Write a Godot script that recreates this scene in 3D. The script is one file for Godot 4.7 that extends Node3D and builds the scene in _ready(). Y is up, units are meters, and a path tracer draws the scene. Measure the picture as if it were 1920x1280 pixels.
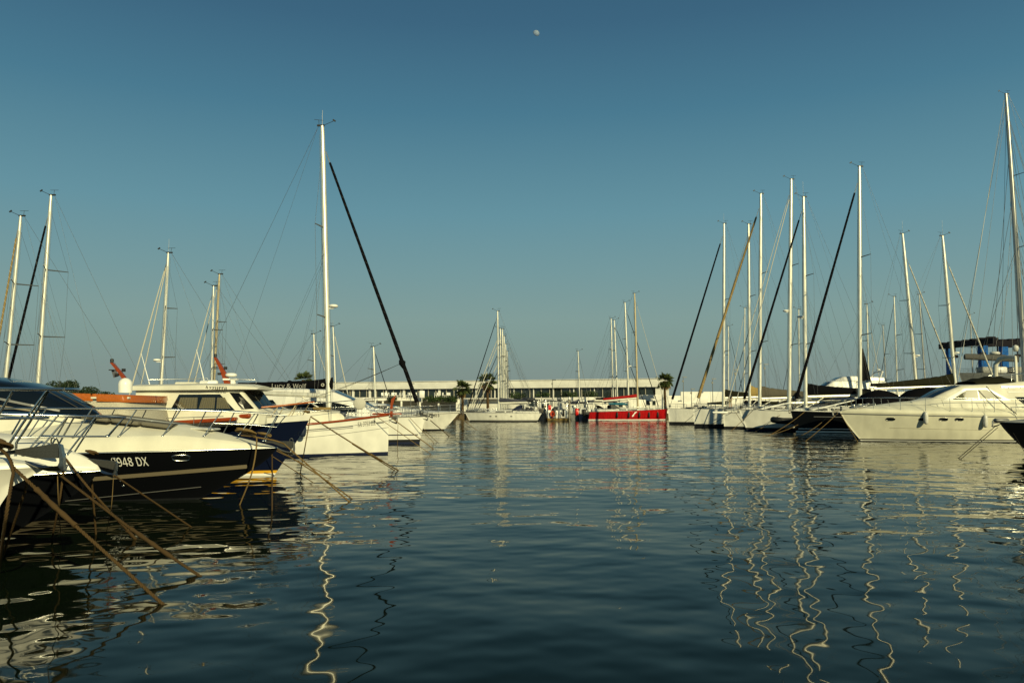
extends Node3D

# ---------------------------------------------------------------- helpers
const EYE := 2.4          # the photographer's eye above the water, in metres
const FOCAL := 1493.0     # focal length in units of a 1920-wide frame
const TILT := 0.0815      # upward tilt of the camera in radians
var used := {}
var M := {}
var TEX := {}
var rng := RandomNumberGenerator.new()

func numbered(n):
	if not used.has(n):
		used[n] = 0
		return n
	used[n] += 1
	return "%s_%03d" % [n, used[n]]

func part_name(n, parent):
	var k = "%d/%s" % [parent.get_instance_id(), n]
	if not used.has(k):
		used[k] = 0
		return n
	used[k] += 1
	return "%s_%03d" % [n, used[k]]

# the point that a sight line (given as a place on a 1920 x 1280 frame) reaches at a distance d down the harbour
func spot(px, py, d):
	var u = (px - 960.0) / FOCAL
	var v = (640.0 - py) / FOCAL
	var k = d / (cos(TILT) - v * sin(TILT))
	return Vector3(u * k, EYE + (v * cos(TILT) + sin(TILT)) * k, -d)

# the same for the water surface
func wet(px, py):
	var u = (px - 960.0) / FOCAL
	var v = (640.0 - py) / FOCAL
	var k = -EYE / (v * cos(TILT) + sin(TILT))
	return Vector3(u * k, 0.0, -k * (cos(TILT) - v * sin(TILT)))

func tag(o, label, category, group = ""):
	o.set_meta("label", label)
	o.set_meta("category", category)
	if group != "":
		o.set_meta("group", group)
	return o

func thing(called, label, category, at, turn = 0.0, group = ""):
	var o = Node3D.new()
	o.name = numbered(called)
	add_child(o)
	o.position = at
	o.rotation.y = turn
	return tag(o, label, category, group)

func new_st():
	var s = SurfaceTool.new()
	s.begin(Mesh.PRIMITIVE_TRIANGLES)
	s.set_smooth_group(0)
	return s

func done(s):
	s.generate_normals()
	return s.commit()

func put(called, s, m, parent = null):
	var o = MeshInstance3D.new()
	o.mesh = done(s) if s is SurfaceTool else s
	o.material_override = m
	if parent == null:
		o.name = numbered(called)
		add_child(o)
	else:
		o.name = part_name(called, parent)
		parent.add_child(o, true)
	return o

func structure(called, s, m):
	var o = put(called, s, m)
	o.set_meta("kind", "structure")
	return o

func tri(s, a, b, c):
	s.add_vertex(a); s.add_vertex(b); s.add_vertex(c)

func quad(s, a, b, c, d):
	s.add_vertex(a); s.add_vertex(b); s.add_vertex(c)
	s.add_vertex(a); s.add_vertex(c); s.add_vertex(d)

# rings: arrays of points; creases: one smooth group per strip where true
func loft(s, rings, closed = false, creased = false, caps = true):
	var n = rings[0].size()
	for i in rings.size() - 1:
		for j in (n if closed else n - 1):
			if creased:
				s.set_smooth_group(j + 1)
			var k = (j + 1) % n
			quad(s, rings[i][j], rings[i + 1][j], rings[i + 1][k], rings[i][k])
	if caps and closed:
		s.set_smooth_group(-1)
		for r in [rings[0], rings[-1]]:
			for j in range(1, n - 1):
				tri(s, r[0], r[j], r[j + 1])
	s.set_smooth_group(0)

func tube(s, pts, r, n = 6, caps = true, squash = 1.0):
	var rings = []
	var t0 = (pts[1] - pts[0]).normalized()
	var side = t0.cross(Vector3.UP)
	if side.length() < 0.05:
		side = t0.cross(Vector3.FORWARD)
	side = side.normalized()
	for i in pts.size():
		var t = (pts[mini(i + 1, pts.size() - 1)] - pts[maxi(i - 1, 0)]).normalized()
		side = (side - t * side.dot(t)).normalized()
		var up = side.cross(t)
		var rr = r[i] if r is Array else r
		var ring = []
		for j in n:
			var a = TAU * j / n
			ring.append(pts[i] + side * (cos(a) * rr * squash) + up * (sin(a) * rr))
		rings.append(ring)
	loft(s, rings, true, false, caps)

func bx(s, c, size, basis = Basis()):
	s.set_smooth_group(-1)
	var h = size * 0.5
	var p = []
	for k in 8:
		p.append(c + basis * Vector3(h.x * (1 if k & 1 else -1), h.y * (1 if k & 2 else -1), h.z * (1 if k & 4 else -1)))
	for f in [[0, 2, 3, 1], [4, 5, 7, 6], [0, 1, 5, 4], [2, 6, 7, 3], [0, 4, 6, 2], [1, 3, 7, 5]]:
		quad(s, p[f[0]], p[f[1]], p[f[2]], p[f[3]])
	s.set_smooth_group(0)

# a box with rounded upright edges and chamfered top and bottom
func rbox(s, c, size, r, basis = Basis()):
	var rings = []
	for lv in [[-0.5, 1], [-0.5, 0], [0.5, 0], [0.5, 1]]:
		var ring = []
		var y = lv[0] * size.y + (0.0 if lv[1] else (r if lv[0] < 0 else -r))
		var inset = r if lv[1] else 0.0
		var hx = size.x * 0.5 - inset
		var hz = size.z * 0.5 - inset
		var rr = r * 1.2
		for q in 4:
			var sx = [1, -1, -1, 1][q]
			var sz = [1, 1, -1, -1][q]
			for k in 3:
				var a = PI / 2 * q + PI / 4 * k
				ring.append(c + basis * Vector3(sx * (hx - rr) + cos(a) * rr, y, sz * (hz - rr) + sin(a) * rr))
		rings.append(ring)
	loft(s, rings, true, false, true)

func lathe(s, profile, n = 12, xf = Transform3D()):
	var rings = []
	for p in profile:
		var ring = []
		for j in n:
			var a = TAU * j / n
			ring.append(xf * Vector3(cos(a) * p.x, p.y, sin(a) * p.x))
		rings.append(ring)
	loft(s, rings, true, false, true)

func prism(s, poly, z0, z1, xf = Transform3D()):
	s.set_smooth_group(-1)
	var idx = Geometry2D.triangulate_polygon(PackedVector2Array(poly))
	for z in [z0, z1]:
		for k in range(0, idx.size(), 3):
			var a = poly[idx[k]]; var b = poly[idx[k + 1]]; var c = poly[idx[k + 2]]
			tri(s, xf * Vector3(a.x, a.y, z), xf * Vector3(b.x, b.y, z), xf * Vector3(c.x, c.y, z))
	for k in poly.size():
		var a = poly[k]; var b = poly[(k + 1) % poly.size()]
		quad(s, xf * Vector3(a.x, a.y, z0), xf * Vector3(b.x, b.y, z0), xf * Vector3(b.x, b.y, z1), xf * Vector3(a.x, a.y, z1))
	s.set_smooth_group(0)

# lettering laid on a surface: place(u, v) gives the point at u metres along the writing and v above its base line
func lettering(text, font_name, height, place, bold = 400, italic = false, thick = 0.006):
	var tm = TextMesh.new()
	var f = SystemFont.new()
	f.font_names = PackedStringArray([font_name])
	f.font_weight = bold
	f.font_italic = italic
	tm.font = f
	tm.text = text
	tm.font_size = 64
	tm.pixel_size = height / 46.0
	tm.depth = thick
	tm.curve_step = 2.0
	var arr = tm.get_mesh_arrays()
	var v = arr[Mesh.ARRAY_VERTEX]
	var ix = arr[Mesh.ARRAY_INDEX]
	var lo = INF
	for p in v:
		lo = minf(lo, p.x)
	var s = new_st()
	s.set_smooth_group(-1)
	for k in range(0, ix.size(), 3):
		for q in 3:
			var p = v[ix[k + q]]
			s.add_vertex(place.call(p.x - lo, p.y + height * 0.35, p.z))
	s.set_smooth_group(0)
	return s

# ---------------------------------------------------------------- materials
func ramp(lo, hi):
	var g = Gradient.new()
	g.set_color(0, Color(lo, lo, lo)); g.set_color(1, Color(hi, hi, hi))
	return g

func noise_tex(key, freq, octaves, lo, hi, seed_, kind = FastNoiseLite.TYPE_SIMPLEX_SMOOTH, size = 256):
	if TEX.has(key):
		return TEX[key]
	var n = FastNoiseLite.new()
	n.seed = seed_
	n.noise_type = kind
	n.frequency = freq
	n.fractal_octaves = octaves
	var t = NoiseTexture2D.new()
	t.width = size; t.height = size
	t.seamless = true
	t.noise = n
	t.color_ramp = ramp(lo, hi)
	TEX[key] = t
	return t

func mat(key, r, g, b, rough = 0.4, metal = 0.0, spec = 0.5, tex = "", scale = Vector3.ONE):
	if M.has(key):
		return M[key]
	var m = StandardMaterial3D.new()
	m.albedo_color = Color(r, g, b).linear_to_srgb()
	m.roughness = rough
	m.metallic = metal
	m.metallic_specular = spec
	if tex != "":
		m.albedo_texture = TEX[tex]
		m.uv1_triplanar = true
		m.uv1_world_triplanar = true
		m.uv1_scale = scale
	M[key] = m
	return m

func make_materials():
	noise_tex("soft", 0.012, 5, 0.87, 1.0, 3)
	noise_tex("streak", 0.02, 4, 0.72, 1.0, 11)
	noise_tex("cloth", 0.09, 3, 0.7, 1.0, 5)
	noise_tex("wood", 0.03, 5, 0.45, 1.0, 8)
	noise_tex("grain", 0.03, 5, 0.72, 1.0, 9)
	noise_tex("stone", 0.05, 5, 0.62, 1.0, 21)
	mat("gelcoat", 0.77, 0.755, 0.69, 0.35, 0, 0.4, "soft", Vector3(0.33, 0.20, 0.33))
	mat("cream", 0.72, 0.695, 0.585, 0.5, 0, 0.3, "soft", Vector3(0.31, 0.22, 0.31))
	mat("ivory", 0.74, 0.71, 0.565, 0.45, 0, 0.3, "soft", Vector3(0.31, 0.22, 0.31))
	mat("far_white", 0.76, 0.75, 0.71, 0.3, 0, 0.5, "soft", Vector3(0.25, 0.16, 0.25))
	mat("deck_white", 0.70, 0.69, 0.64, 0.55, 0, 0.4, "streak", Vector3(0.5, 0.5, 0.5))
	mat("deck_grey", 0.34, 0.34, 0.32, 0.6, 0, 0.4, "streak", Vector3(0.6, 0.6, 0.6))
	mat("teak", 0.30, 0.20, 0.10, 0.6, 0, 0.4, "wood", Vector3(0.4, 6, 6))
	mat("mahogany", 0.33, 0.055, 0.010, 0.2, 0, 0.5, "grain", Vector3(0.7, 7, 7))
	mat("varnish", 0.56, 0.15, 0.024, 0.25, 0, 0.5, "grain", Vector3(0.8, 8, 8))
	mat("black_hull", 0.004, 0.0045, 0.006, 0.14, 0, 0.34)
	mat("navy_hull", 0.004, 0.007, 0.022, 0.14, 0, 0.34)
	mat("red_hull", 0.47, 0.006, 0.008, 0.3, 0, 0.4, "streak", Vector3(0.5, 0.2, 0.5))
	mat("navy", 0.010, 0.014, 0.035, 0.45)
	mat("antifoul", 0.012, 0.014, 0.018, 0.7, 0, 0.3, "streak", Vector3(1, 2, 1))
	mat("antifoul_blue", 0.012, 0.02, 0.06, 0.7, 0, 0.3, "streak", Vector3(1, 2, 1))
	mat("stripe_grey", 0.16, 0.16, 0.16, 0.35)
	mat("taupe", 0.20, 0.165, 0.11, 0.3)
	mat("yellow", 0.62, 0.33, 0.02, 0.35)
	mat("white_paint", 0.80, 0.79, 0.74, 0.35)
	mat("mast_white", 0.88, 0.85, 0.74, 0.33, 0.45, 0.5, "soft", Vector3(1, 0.2, 1))
	mat("mast_gold", 0.55, 0.46, 0.29, 0.35, 0.2, 0.5, "soft", Vector3(1, 0.2, 1))
	mat("mast_grey", 0.42, 0.42, 0.40, 0.35, 0.4, 0.5)
	mat("chrome", 0.55, 0.55, 0.53, 0.24, 1.0)
	mat("steel", 0.50, 0.49, 0.46, 0.3, 1.0, 0.5, "streak", Vector3(6, 6, 6))
	mat("galvanised", 0.17, 0.165, 0.15, 0.42, 0.85, 0.5, "streak", Vector3(9, 9, 9))
	mat("dull_steel", 0.16, 0.16, 0.15, 0.45, 0.6)
	mat("wire", 0.10, 0.10, 0.10, 0.4, 0.6)
	mat("wire_pale", 0.45, 0.44, 0.40, 0.4, 0.3)
	mat("black_cloth", 0.006, 0.006, 0.008, 0.9, 0, 0.15, "cloth", Vector3(2, 2, 2))
	mat("olive_cloth", 0.022, 0.022, 0.013, 0.9, 0, 0.15, "cloth", Vector3(2, 2, 2))
	mat("brown_cloth", 0.13, 0.115, 0.085, 0.85, 0, 0.3, "cloth", Vector3(2, 2, 2))
	mat("grey_cloth", 0.11, 0.11, 0.105, 0.85, 0, 0.3, "cloth", Vector3(2, 2, 2))
	mat("yellow_cloth", 0.42, 0.30, 0.10, 0.85, 0, 0.3, "cloth", Vector3(2, 2, 2))
	mat("red_cloth", 0.45, 0.012, 0.012, 0.8, 0, 0.3, "cloth", Vector3(2, 2, 2))
	mat("tan_cloth", 0.36, 0.25, 0.10, 0.8, 0, 0.3, "cloth", Vector3(2, 2, 2))
	mat("white_cloth", 0.68, 0.66, 0.58, 0.8, 0, 0.3, "cloth", Vector3(2, 2, 2))
	mat("canvas", 0.68, 0.63, 0.51, 0.85, 0, 0.3, "cloth", Vector3(1, 1, 1))
	mat("curtain", 0.22, 0.195, 0.125, 0.9, 0, 0.2, "cloth", Vector3(2, 1, 2))
	mat("cushion", 0.22, 0.20, 0.155, 0.9, 0, 0.2, "cloth", Vector3(3, 3, 3))
	mat("blue_cover", 0.02, 0.16, 0.24, 0.7, 0, 0.3, "cloth", Vector3(2, 2, 2))
	mat("dark_glass", 0.006, 0.008, 0.010, 0.05, 0, 0.38)
	mat("blue_glass", 0.005, 0.009, 0.016, 0.10, 0, 0.24)
	mat("grey_white", 0.42, 0.43, 0.42, 0.3)
	mat("beige_glass", 0.085, 0.083, 0.05, 0.25, 0, 0.2)
	mat("building_glass", 0.018, 0.026, 0.026, 0.06, 0, 0.6)
	mat("rubber", 0.012, 0.012, 0.012, 0.6)
	mat("letter_grey", 0.30, 0.29, 0.27, 0.8)
	mat("rubber_grey", 0.06, 0.062, 0.065, 0.6)
	mat("fender_white", 0.62, 0.61, 0.56, 0.4, 0, 0.5, "soft", Vector3(2, 2, 2))
	mat("fender_navy", 0.012, 0.02, 0.045, 0.5)
	mat("rope_brown", 0.105, 0.066, 0.030, 0.9, 0, 0.2, "cloth", Vector3(6, 6, 6))
	mat("rope_tan", 0.24, 0.16, 0.066, 0.9, 0, 0.2, "cloth", Vector3(6, 6, 6))
	mat("rope_dark", 0.03, 0.028, 0.024, 0.9, 0, 0.2)
	mat("plaster", 0.84, 0.82, 0.75, 0.85, 0, 0.3, "soft", Vector3(0.08, 0.15, 0.08))
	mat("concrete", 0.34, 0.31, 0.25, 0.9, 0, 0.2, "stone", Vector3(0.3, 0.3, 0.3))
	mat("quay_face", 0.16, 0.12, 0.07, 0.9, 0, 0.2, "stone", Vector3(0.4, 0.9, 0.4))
	mat("planks", 0.24, 0.13, 0.06, 0.8, 0, 0.2, "wood", Vector3(0.5, 4, 4))
	mat("red_paint", 0.55, 0.012, 0.010, 0.4)
	mat("orange", 0.62, 0.07, 0.012, 0.5)
	mat("lift_blue", 0.004, 0.11, 0.42, 0.6, 0, 0.25, "streak", Vector3(0.3, 0.3, 0.3))
	mat("lift_dark", 0.010, 0.009, 0.014, 0.7, 0, 0.2)
	mat("screen_glass", 0.004, 0.005, 0.006, 0.12, 0, 0.2)
	mat("trunk", 0.16, 0.10, 0.05, 0.95, 0, 0.2, "wood", Vector3(3, 1, 3))
	mat("grey_hull", 0.15, 0.16, 0.165, 0.5, 0, 0.4, "streak", Vector3(0.3, 0.6, 0.3))
	for k in [["leaf", 0.045, 0.075, 0.022], ["leaf_dark", 0.02, 0.036, 0.014], ["palm_leaf", 0.055, 0.075, 0.022], ["dry_leaf", 0.20, 0.115, 0.035]]:
		var m = mat(k[0], k[1], k[2], k[3], 0.6, 0, 0.4)
		m.backlight = Color(k[1], k[2], k[3]).linear_to_srgb() * 0.5
	var p = mat("pane", 0.01, 0.012, 0.01, 0.03, 0, 0.4)
	p.albedo_color.a = 0.14
	p.transparency = BaseMaterial3D.TRANSPARENCY_ALPHA

# ---------------------------------------------------------------- hulls
# x forward with 0 at the bow, y up from the water, z to starboard
func hull_def(l, b, fb, fs, rake, o = {}):
	var h = {l = l, b = b, fb = fb, fs = fs, rake = rake, tr = 0.0, rc = 1.0, xm = 0.42, ws = 0.82, p = 2.1, se = 1.7, sag = 0.0, gs = 0.86, gb = 0.62, q = 0.9}
	h.merge(o, true)
	return h

func h_half(h, s):
	if s < h.xm:
		return lerpf(h.ws, 1.0, sin(s / h.xm * PI / 2))
	return maxf(0.0, 1.0 - pow((s - h.xm) / (1.0 - h.xm), h.p))

func h_sheer(h, s):
	return lerpf(h.fs, h.fb, pow(s, h.se)) - h.sag * 4.0 * s * (1.0 - s)

func h_point(h, s, t, side):
	var g = lerpf(h.gs, h.gb, s * s)
	var w = h.b * 0.5 * h_half(h, s) * (g + (1.0 - g) * pow(maxf(t, 0.0), h.q))
	if t < 0.0:
		w *= 1.0 + t * 0.8
	var d = 1.0 - clampf(t, -0.4, 1.0)
	return Vector3(-h.l + s * (h.l - h.rake * pow(d, h.rc)) - (1.0 - s) * h.tr * d, t * h_sheer(h, s), w * side)

func h_at(h, x, y, side, off = 0.0):
	var s = (x + h.l) / h.l
	for k in 8:
		var t = minf(y / h_sheer(h, clampf(s, 0, 1)), 1.0)
		var d = 1.0 - t
		s = (x + h.l + (1.0 - s) * h.tr * d) / (h.l - h.rake * pow(d, h.rc))
	s = clampf(s, 0.0, 1.0)
	var t2 = minf(y / h_sheer(h, s), 1.0)
	var p = h_point(h, s, t2, side)
	var a = h_point(h, minf(s + 0.01, 1.0), t2, side) - h_point(h, maxf(s - 0.01, 0.0), t2, side)
	var b = h_point(h, s, t2 + 0.02, side) - h_point(h, s, t2 - 0.02, side)
	var n = b.cross(a).normalized()
	if n.z * side < 0:
		n = -n
	return Vector3(x, y, p.z) + n * off

# bands: [name, bottom height, top height or null for the sheer, material]
func build_hull(root, h, bands, n = 26):
	for bd in bands:
		var s = new_st()
		for side in [1, -1]:
			var rings = []
			for i in n + 1:
				var u = 1.0 - pow(1.0 - float(i) / n, 1.35)
				var sh = h_sheer(h, u)
				var ring = []
				var top = sh if bd[2] == null else bd[2]
				for j in 7:
					ring.append(h_point(h, u, lerpf(bd[1], top, j / 6.0) / sh, side))
				rings.append(ring)
			loft(s, rings)
			s.set_smooth_group(-1)
			for j in 6:
				var a = rings[0][j]; var b = rings[0][j + 1]
				quad(s, a, b, Vector3(b.x, b.y, 0), Vector3(a.x, a.y, 0))
			s.set_smooth_group(0)
		put(bd[0], s, bd[3], root)

func build_deck(root, h, m, camber = 0.12, drop = 0.0, called = "deck"):
	var s = new_st()
	var rings = []
	for i in 25:
		var u = i / 24.0
		var ring = []
		var w = h_point(h, u, 1.0, 1)
		for j in range(-3, 4):
			var f = j / 3.0
			ring.append(Vector3(w.x, w.y - drop + camber * (1 - f * f) * h_half(h, u), w.z * f * 0.995))
		rings.append(ring)
	loft(s, rings)
	return put(called, s, m, root)

# a rail or moulding that follows the hull at a height above (or below) the sheer
func hull_rail(root, h, called, m, r, dy = 0.0, inset = 0.0, s0 = 0.0, s1 = 1.0):
	var s = new_st()
	for side in [1, -1]:
		var pts = []
		for i in 27:
			var u = lerpf(s0, s1, 1.0 - pow(1.0 - i / 26.0, 1.4))
			var p = h_point(h, u, 1.0 + minf(dy, 0.0) / h_sheer(h, u), side)
			p.y += maxf(dy, 0.0)
			p.z -= side * minf(inset, absf(p.z))
			pts.append(p)
		tube(s, pts, r, 6)
	return put(called, s, m, root)

# a painted stripe on both sides of the hull
func hull_stripe(root, h, called, m, x0, x1, ya, yb, thick, off = 0.006, n = 24):
	for side in [1, -1]:
		var s = new_st()
		var rings = []
		for i in n + 1:
			var f = i / float(n)
			var y = lerpf(ya, yb, f)
			var x = lerpf(x0, x1, f)
			rings.append([h_at(h, x, y, side, off), h_at(h, x, y + thick, side, off)])
		loft(s, rings)
		put(called, s, m, root)

func hull_port(root, h, x, y, rx, ry, side, ring_m, glass_m):
	var s = new_st()
	var pts = []
	for k in 21:
		var a = TAU * k / 20
		pts.append(h_at(h, x + signf(cos(a)) * pow(absf(cos(a)), 0.6) * rx, y + signf(sin(a)) * pow(absf(sin(a)), 0.8) * ry, side, 0.008))
	tube(s, pts, 0.018, 5, false)
	var o = put("porthole", s, ring_m, root)
	var g = new_st()
	var c = h_at(h, x, y, side, 0.012)
	for k in 20:
		tri(g, c, pts[k], pts[k + 1])
	put("glass", g, glass_m, o)

# ---------------------------------------------------------------- deckhouses
# stations: [x, bottom y, top y, half width below, half width above]
func house_ring(st, edge, crown):
	var x = st[0]
	var y0 = st[1]; var y1 = st[2]; var w0 = st[3]; var w1 = st[4]
	var e = minf(edge, (y1 - y0) * 0.45)
	return [Vector3(x, y0, w0), Vector3(x, y1 - e, w1), Vector3(x, y1 - e * 0.3, w1 - e * 0.35), Vector3(x, y1, w1 - e), Vector3(x, y1 + crown * 0.75, w1 * 0.5), Vector3(x, y1 + crown, 0),
		Vector3(x, y1 + crown * 0.75, -w1 * 0.5), Vector3(x, y1, -w1 + e), Vector3(x, y1 - e * 0.3, -w1 + e * 0.35), Vector3(x, y1 - e, -w1), Vector3(x, y0, -w0)]

func house(root, called, stations, m, edge = 0.12, crown = 0.06):
	var s = new_st()
	var rings = []
	for i in stations.size() - 1:
		for k in 5:
			var mid = []
			for q in 5:
				mid.append(lerpf(stations[i][q], stations[i + 1][q], k / 5.0))
			rings.append(house_ring(mid, edge, crown))
	rings.append(house_ring(stations[-1], edge, crown))
	var n = rings[0].size()
	for i in rings.size() - 1:
		for j in n - 1:
			s.set_smooth_group(1 if j == 0 else (3 if j == n - 2 else 2))
			quad(s, rings[i][j], rings[i + 1][j], rings[i + 1][j + 1], rings[i][j + 1])
	s.set_smooth_group(-1)
	for r in [rings[0], rings[-1]]:
		for j in range(1, n - 1):
			tri(s, r[0], r[j], r[j + 1])
	s.set_smooth_group(0)
	return put(called, s, m, root)

func house_at(stations, x):
	for i in stations.size() - 1:
		var a = stations[i]; var b = stations[i + 1]
		if (x - a[0]) * (x - b[0]) <= 0.0:
			var f = (x - a[0]) / (b[0] - a[0])
			var out = []
			for k in 5:
				out.append(lerpf(a[k], b[k], f))
			return out
	return stations[0] if absf(x - stations[0][0]) < absf(x - stations[-1][0]) else stations[-1]

func side_z(stations, x, y, edge = 0.12):
	var st = house_at(stations, x)
	return lerpf(st[3], st[4], clampf((y - st[1]) / maxf(st[2] - edge - st[1], 0.05), -0.2, 1.1))

# a panel (window, frame, print) on the side of a deckhouse: poly in (x, y)
func side_panel(root, called, stations, poly, m, side, off = 0.01, edge = 0.12, thick = 0.03):
	var s = new_st()
	s.set_smooth_group(-1)
	var fine = []
	for k in poly.size():
		for q in 4:
			fine.append(poly[k].lerp(poly[(k + 1) % poly.size()], q / 4.0))
	var idx = Geometry2D.triangulate_polygon(PackedVector2Array(fine))
	var f3 = func(p, o): return Vector3(p.x, p.y, side * (side_z(stations, p.x, p.y, edge) + o))
	for k in range(0, idx.size(), 3):
		var queue = [[fine[idx[k]], fine[idx[k + 1]], fine[idx[k + 2]]]]
		while queue.size() > 0:
			var t3 = queue.pop_back()
			var e = [t3[0].distance_to(t3[1]), t3[1].distance_to(t3[2]), t3[2].distance_to(t3[0])]
			var mx = e.find(e.max())
			if e[mx] < 0.3:
				tri(s, f3.call(t3[0], off), f3.call(t3[1], off), f3.call(t3[2], off))
			else:
				var a = t3[mx]; var b = t3[(mx + 1) % 3]; var c = t3[(mx + 2) % 3]
				var m2 = (a + b) * 0.5
				queue.append([a, m2, c]); queue.append([m2, b, c])
	for k in fine.size():
		var a = fine[k]; var b = fine[(k + 1) % fine.size()]
		quad(s, f3.call(a, off - thick), f3.call(b, off - thick), f3.call(b, off), f3.call(a, off))
	s.set_smooth_group(0)
	return put(called, s, m, root)

# a pane that lies on the top of a deckhouse between two stations
func top_panel(root, called, stations, x0, x1, f0, f1, m, off = 0.012, edge = 0.12, crown = 0.06, n = 10):
	var s = new_st()
	var rings = []
	for i in n + 1:
		var x = lerpf(x0, x1, i / float(n))
		var st = house_at(stations, x)
		var r = house_ring(st, edge, crown)
		var ring = []
		for j in 9:
			var f = lerpf(f0, f1, j / 8.0)   # -1 port gunwale, 1 starboard
			var z = f * (absf(st[4]) - edge * 0.9)
			var y = st[2] + crown * (1.0 - pow(absf(f), 1.6))
			ring.append(Vector3(x + off * 0.5, y + off, z))
		rings.append(ring)
	loft(s, rings)
	return put(called, s, m, root)

# ---------------------------------------------------------------- deck gear
func bend(a, b, sag, n = 12):
	var pts = []
	for i in n + 1:
		var f = i / float(n)
		var p = a.lerp(b, f)
		p.y -= sag * 4.0 * f * (1.0 - f)
		pts.append(p)
	return pts

func poly_path(ctrl, n = 40):
	var c = Curve3D.new()
	for i in ctrl.size():
		var a = ctrl[maxi(i - 1, 0)]; var b = ctrl[mini(i + 1, ctrl.size() - 1)]
		var t = (b - a) / 6.0
		c.add_point(ctrl[i], -t, t)
	var out = []
	var len_ = c.get_baked_length()
	for i in n + 1:
		out.append(c.sample_baked(len_ * i / n, true))
	return out

func rope_mesh(ctrl, r, laid = false):
	var s = new_st()
	var length = 0.0
	for i in ctrl.size() - 1:
		length += ctrl[i].distance_to(ctrl[i + 1])
	if not laid:
		tube(s, poly_path(ctrl, 24), r, 6)
		return s
	var n = int(clampf(length / (r * 1.1), 40, 420))
	var pts = poly_path(ctrl, n)
	for k in 3:
		var out = []
		for i in pts.size():
			var t = (pts[mini(i + 1, n)] - pts[maxi(i - 1, 0)]).normalized()
			var e1 = t.cross(Vector3(0, 0.2, 1)).normalized()
			var e2 = t.cross(e1)
			var a = TAU * k / 3.0 + length * i / n / (r * 7.0) * TAU
			out.append(pts[i] + (e1 * cos(a) + e2 * sin(a)) * r * 0.52)
		tube(s, out, r * 0.56, 5)
	return s

func rope(label, ctrl, r, m, laid = false, group = "mooring ropes running down to the water", splice = []):
	var o = thing("mooring_rope", label, "rope", Vector3.ZERO, 0.0, group)
	var base = ctrl[0]
	if ctrl[-1].y < 0.01:   # the rope goes on below the surface
		var way = (ctrl[-1] - ctrl[-2]).normalized()
		ctrl.append(ctrl[-1] + way * 0.35)
	o.position = base
	var loc = []
	for c in ctrl:
		loc.append(c - base)
	put("line", rope_mesh(loc, r, laid), m, o)
	for sp in splice:   # a thicker wrapped length: from one share of the rope to another
		var pts = poly_path(loc, 40)
		var part = []
		var rr = []
		for i in range(int(sp[0] * 40), int(sp[1] * 40) + 1):
			part.append(pts[i])
			rr.append(r * (1.45 + 0.25 * sin(i * 2.3)))
		if part.size() > 2:
			var s = new_st()
			tube(s, part, rr, 8)
			put("splice", s, m, o)
	return o

# a rope heaped on deck: loops round a cleat
func rope_coil(parent, at, size, r, m, seed_):
	var g = RandomNumberGenerator.new()
	g.seed = seed_
	var s = new_st()
	for k in 4:
		var pts = []
		var tilt = g.randf_range(-0.3, 0.6)
		var c = at + Vector3(g.randf_range(-0.3, 0.3), g.randf_range(0.0, 0.25), g.randf_range(-0.2, 0.2)) * size
		var rx = size * g.randf_range(0.45, 0.9)
		for i in 19:
			var a = TAU * i / 18.0
			pts.append(c + Vector3(cos(a) * rx, absf(sin(a * 0.5 + tilt)) * size * 0.5, sin(a) * size * 0.4))
		tube(s, pts, r, 5, false)
	return put("rope_coil", s, m, parent)

# a plough anchor lying in its bow roller, shank aft, fluke past the stem; sc: length in metres
func anchor(parent, at, sc, m, pitch_ = 0.0, flip = 1.0):
	var xf = Transform3D(Basis(Vector3(0, 0, 1), pitch_).scaled(Vector3(sc, sc, sc)), at)
	var s = new_st()
	prism(s, [Vector2(-0.86, 0.02), Vector2(0.0, 0.12), Vector2(0.05, 0.08), Vector2(0.04, -0.11), Vector2(-0.3, -0.10), Vector2(-0.62, -0.02), Vector2(-0.86, -0.03)], -0.022, 0.022, xf)
	var o = put("anchor", s, M.galvanised, parent)
	var f = new_st()
	for side in [1, -1]:
		var rings = []
		for i in 9:
			var u = i / 8.0
			var x = lerpf(-0.46, 0.14, u)
			var yk = -0.15 - 0.17 * sin(minf(u * 1.3, 1.0) * PI * 0.5)
			var w = 0.02 + 0.15 * sin(minf(u * 1.15, 1.0) * PI / 2)
			var ring = []
			for j in 5:
				var q = j / 4.0
				ring.append(xf * Vector3(x - 0.03 * q, yk + 0.07 * q * q * (0.4 + u), side * w * q))
			rings.append(ring)
		loft(f, rings)
	put("fluke", f, m, o)
	var hd = new_st()
	prism(hd, [Vector2(0.05, 0.11), Vector2(0.09, 0.09), Vector2(0.13, -0.1), Vector2(0.14, -0.30), Vector2(0.07, -0.34), Vector2(0.0, -0.31), Vector2(0.07, -0.18), Vector2(0.07, 0.0)], -0.045, 0.045, xf)
	put("crown", hd, m, o)
	var sh = new_st()
	var ring = []
	for i in 13:
		var a = TAU * i / 12
		ring.append(xf * Vector3(-0.02 + cos(a) * 0.055, 0.14 + sin(a) * 0.075, 0.03 * sin(a)))
	tube(sh, ring, 0.012 * sc, 5, false)
	put("shackle", sh, m, o)
	return o

func fender(label, at, r, length, m, side, group = "fenders hung along the hulls"):
	var o = thing("fender", label, "fender", at, 0.0, group)
	var s = new_st()
	var prof = []
	for i in 11:
		var a = PI * i / 10.0
		prof.append(Vector2(maxf(r * pow(sin(a), 0.45), 0.004), -cos(a) * length * 0.5))
	lathe(s, prof, 12)
	put("body", s, m, o)
	var l = new_st()
	tube(l, [Vector3(0, length * 0.48, 0), Vector3(0, length * 0.5 + 0.5, -0.05 * side)], 0.012, 5)
	put("lanyard", l, M.white_cloth, o)
	return o

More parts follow.
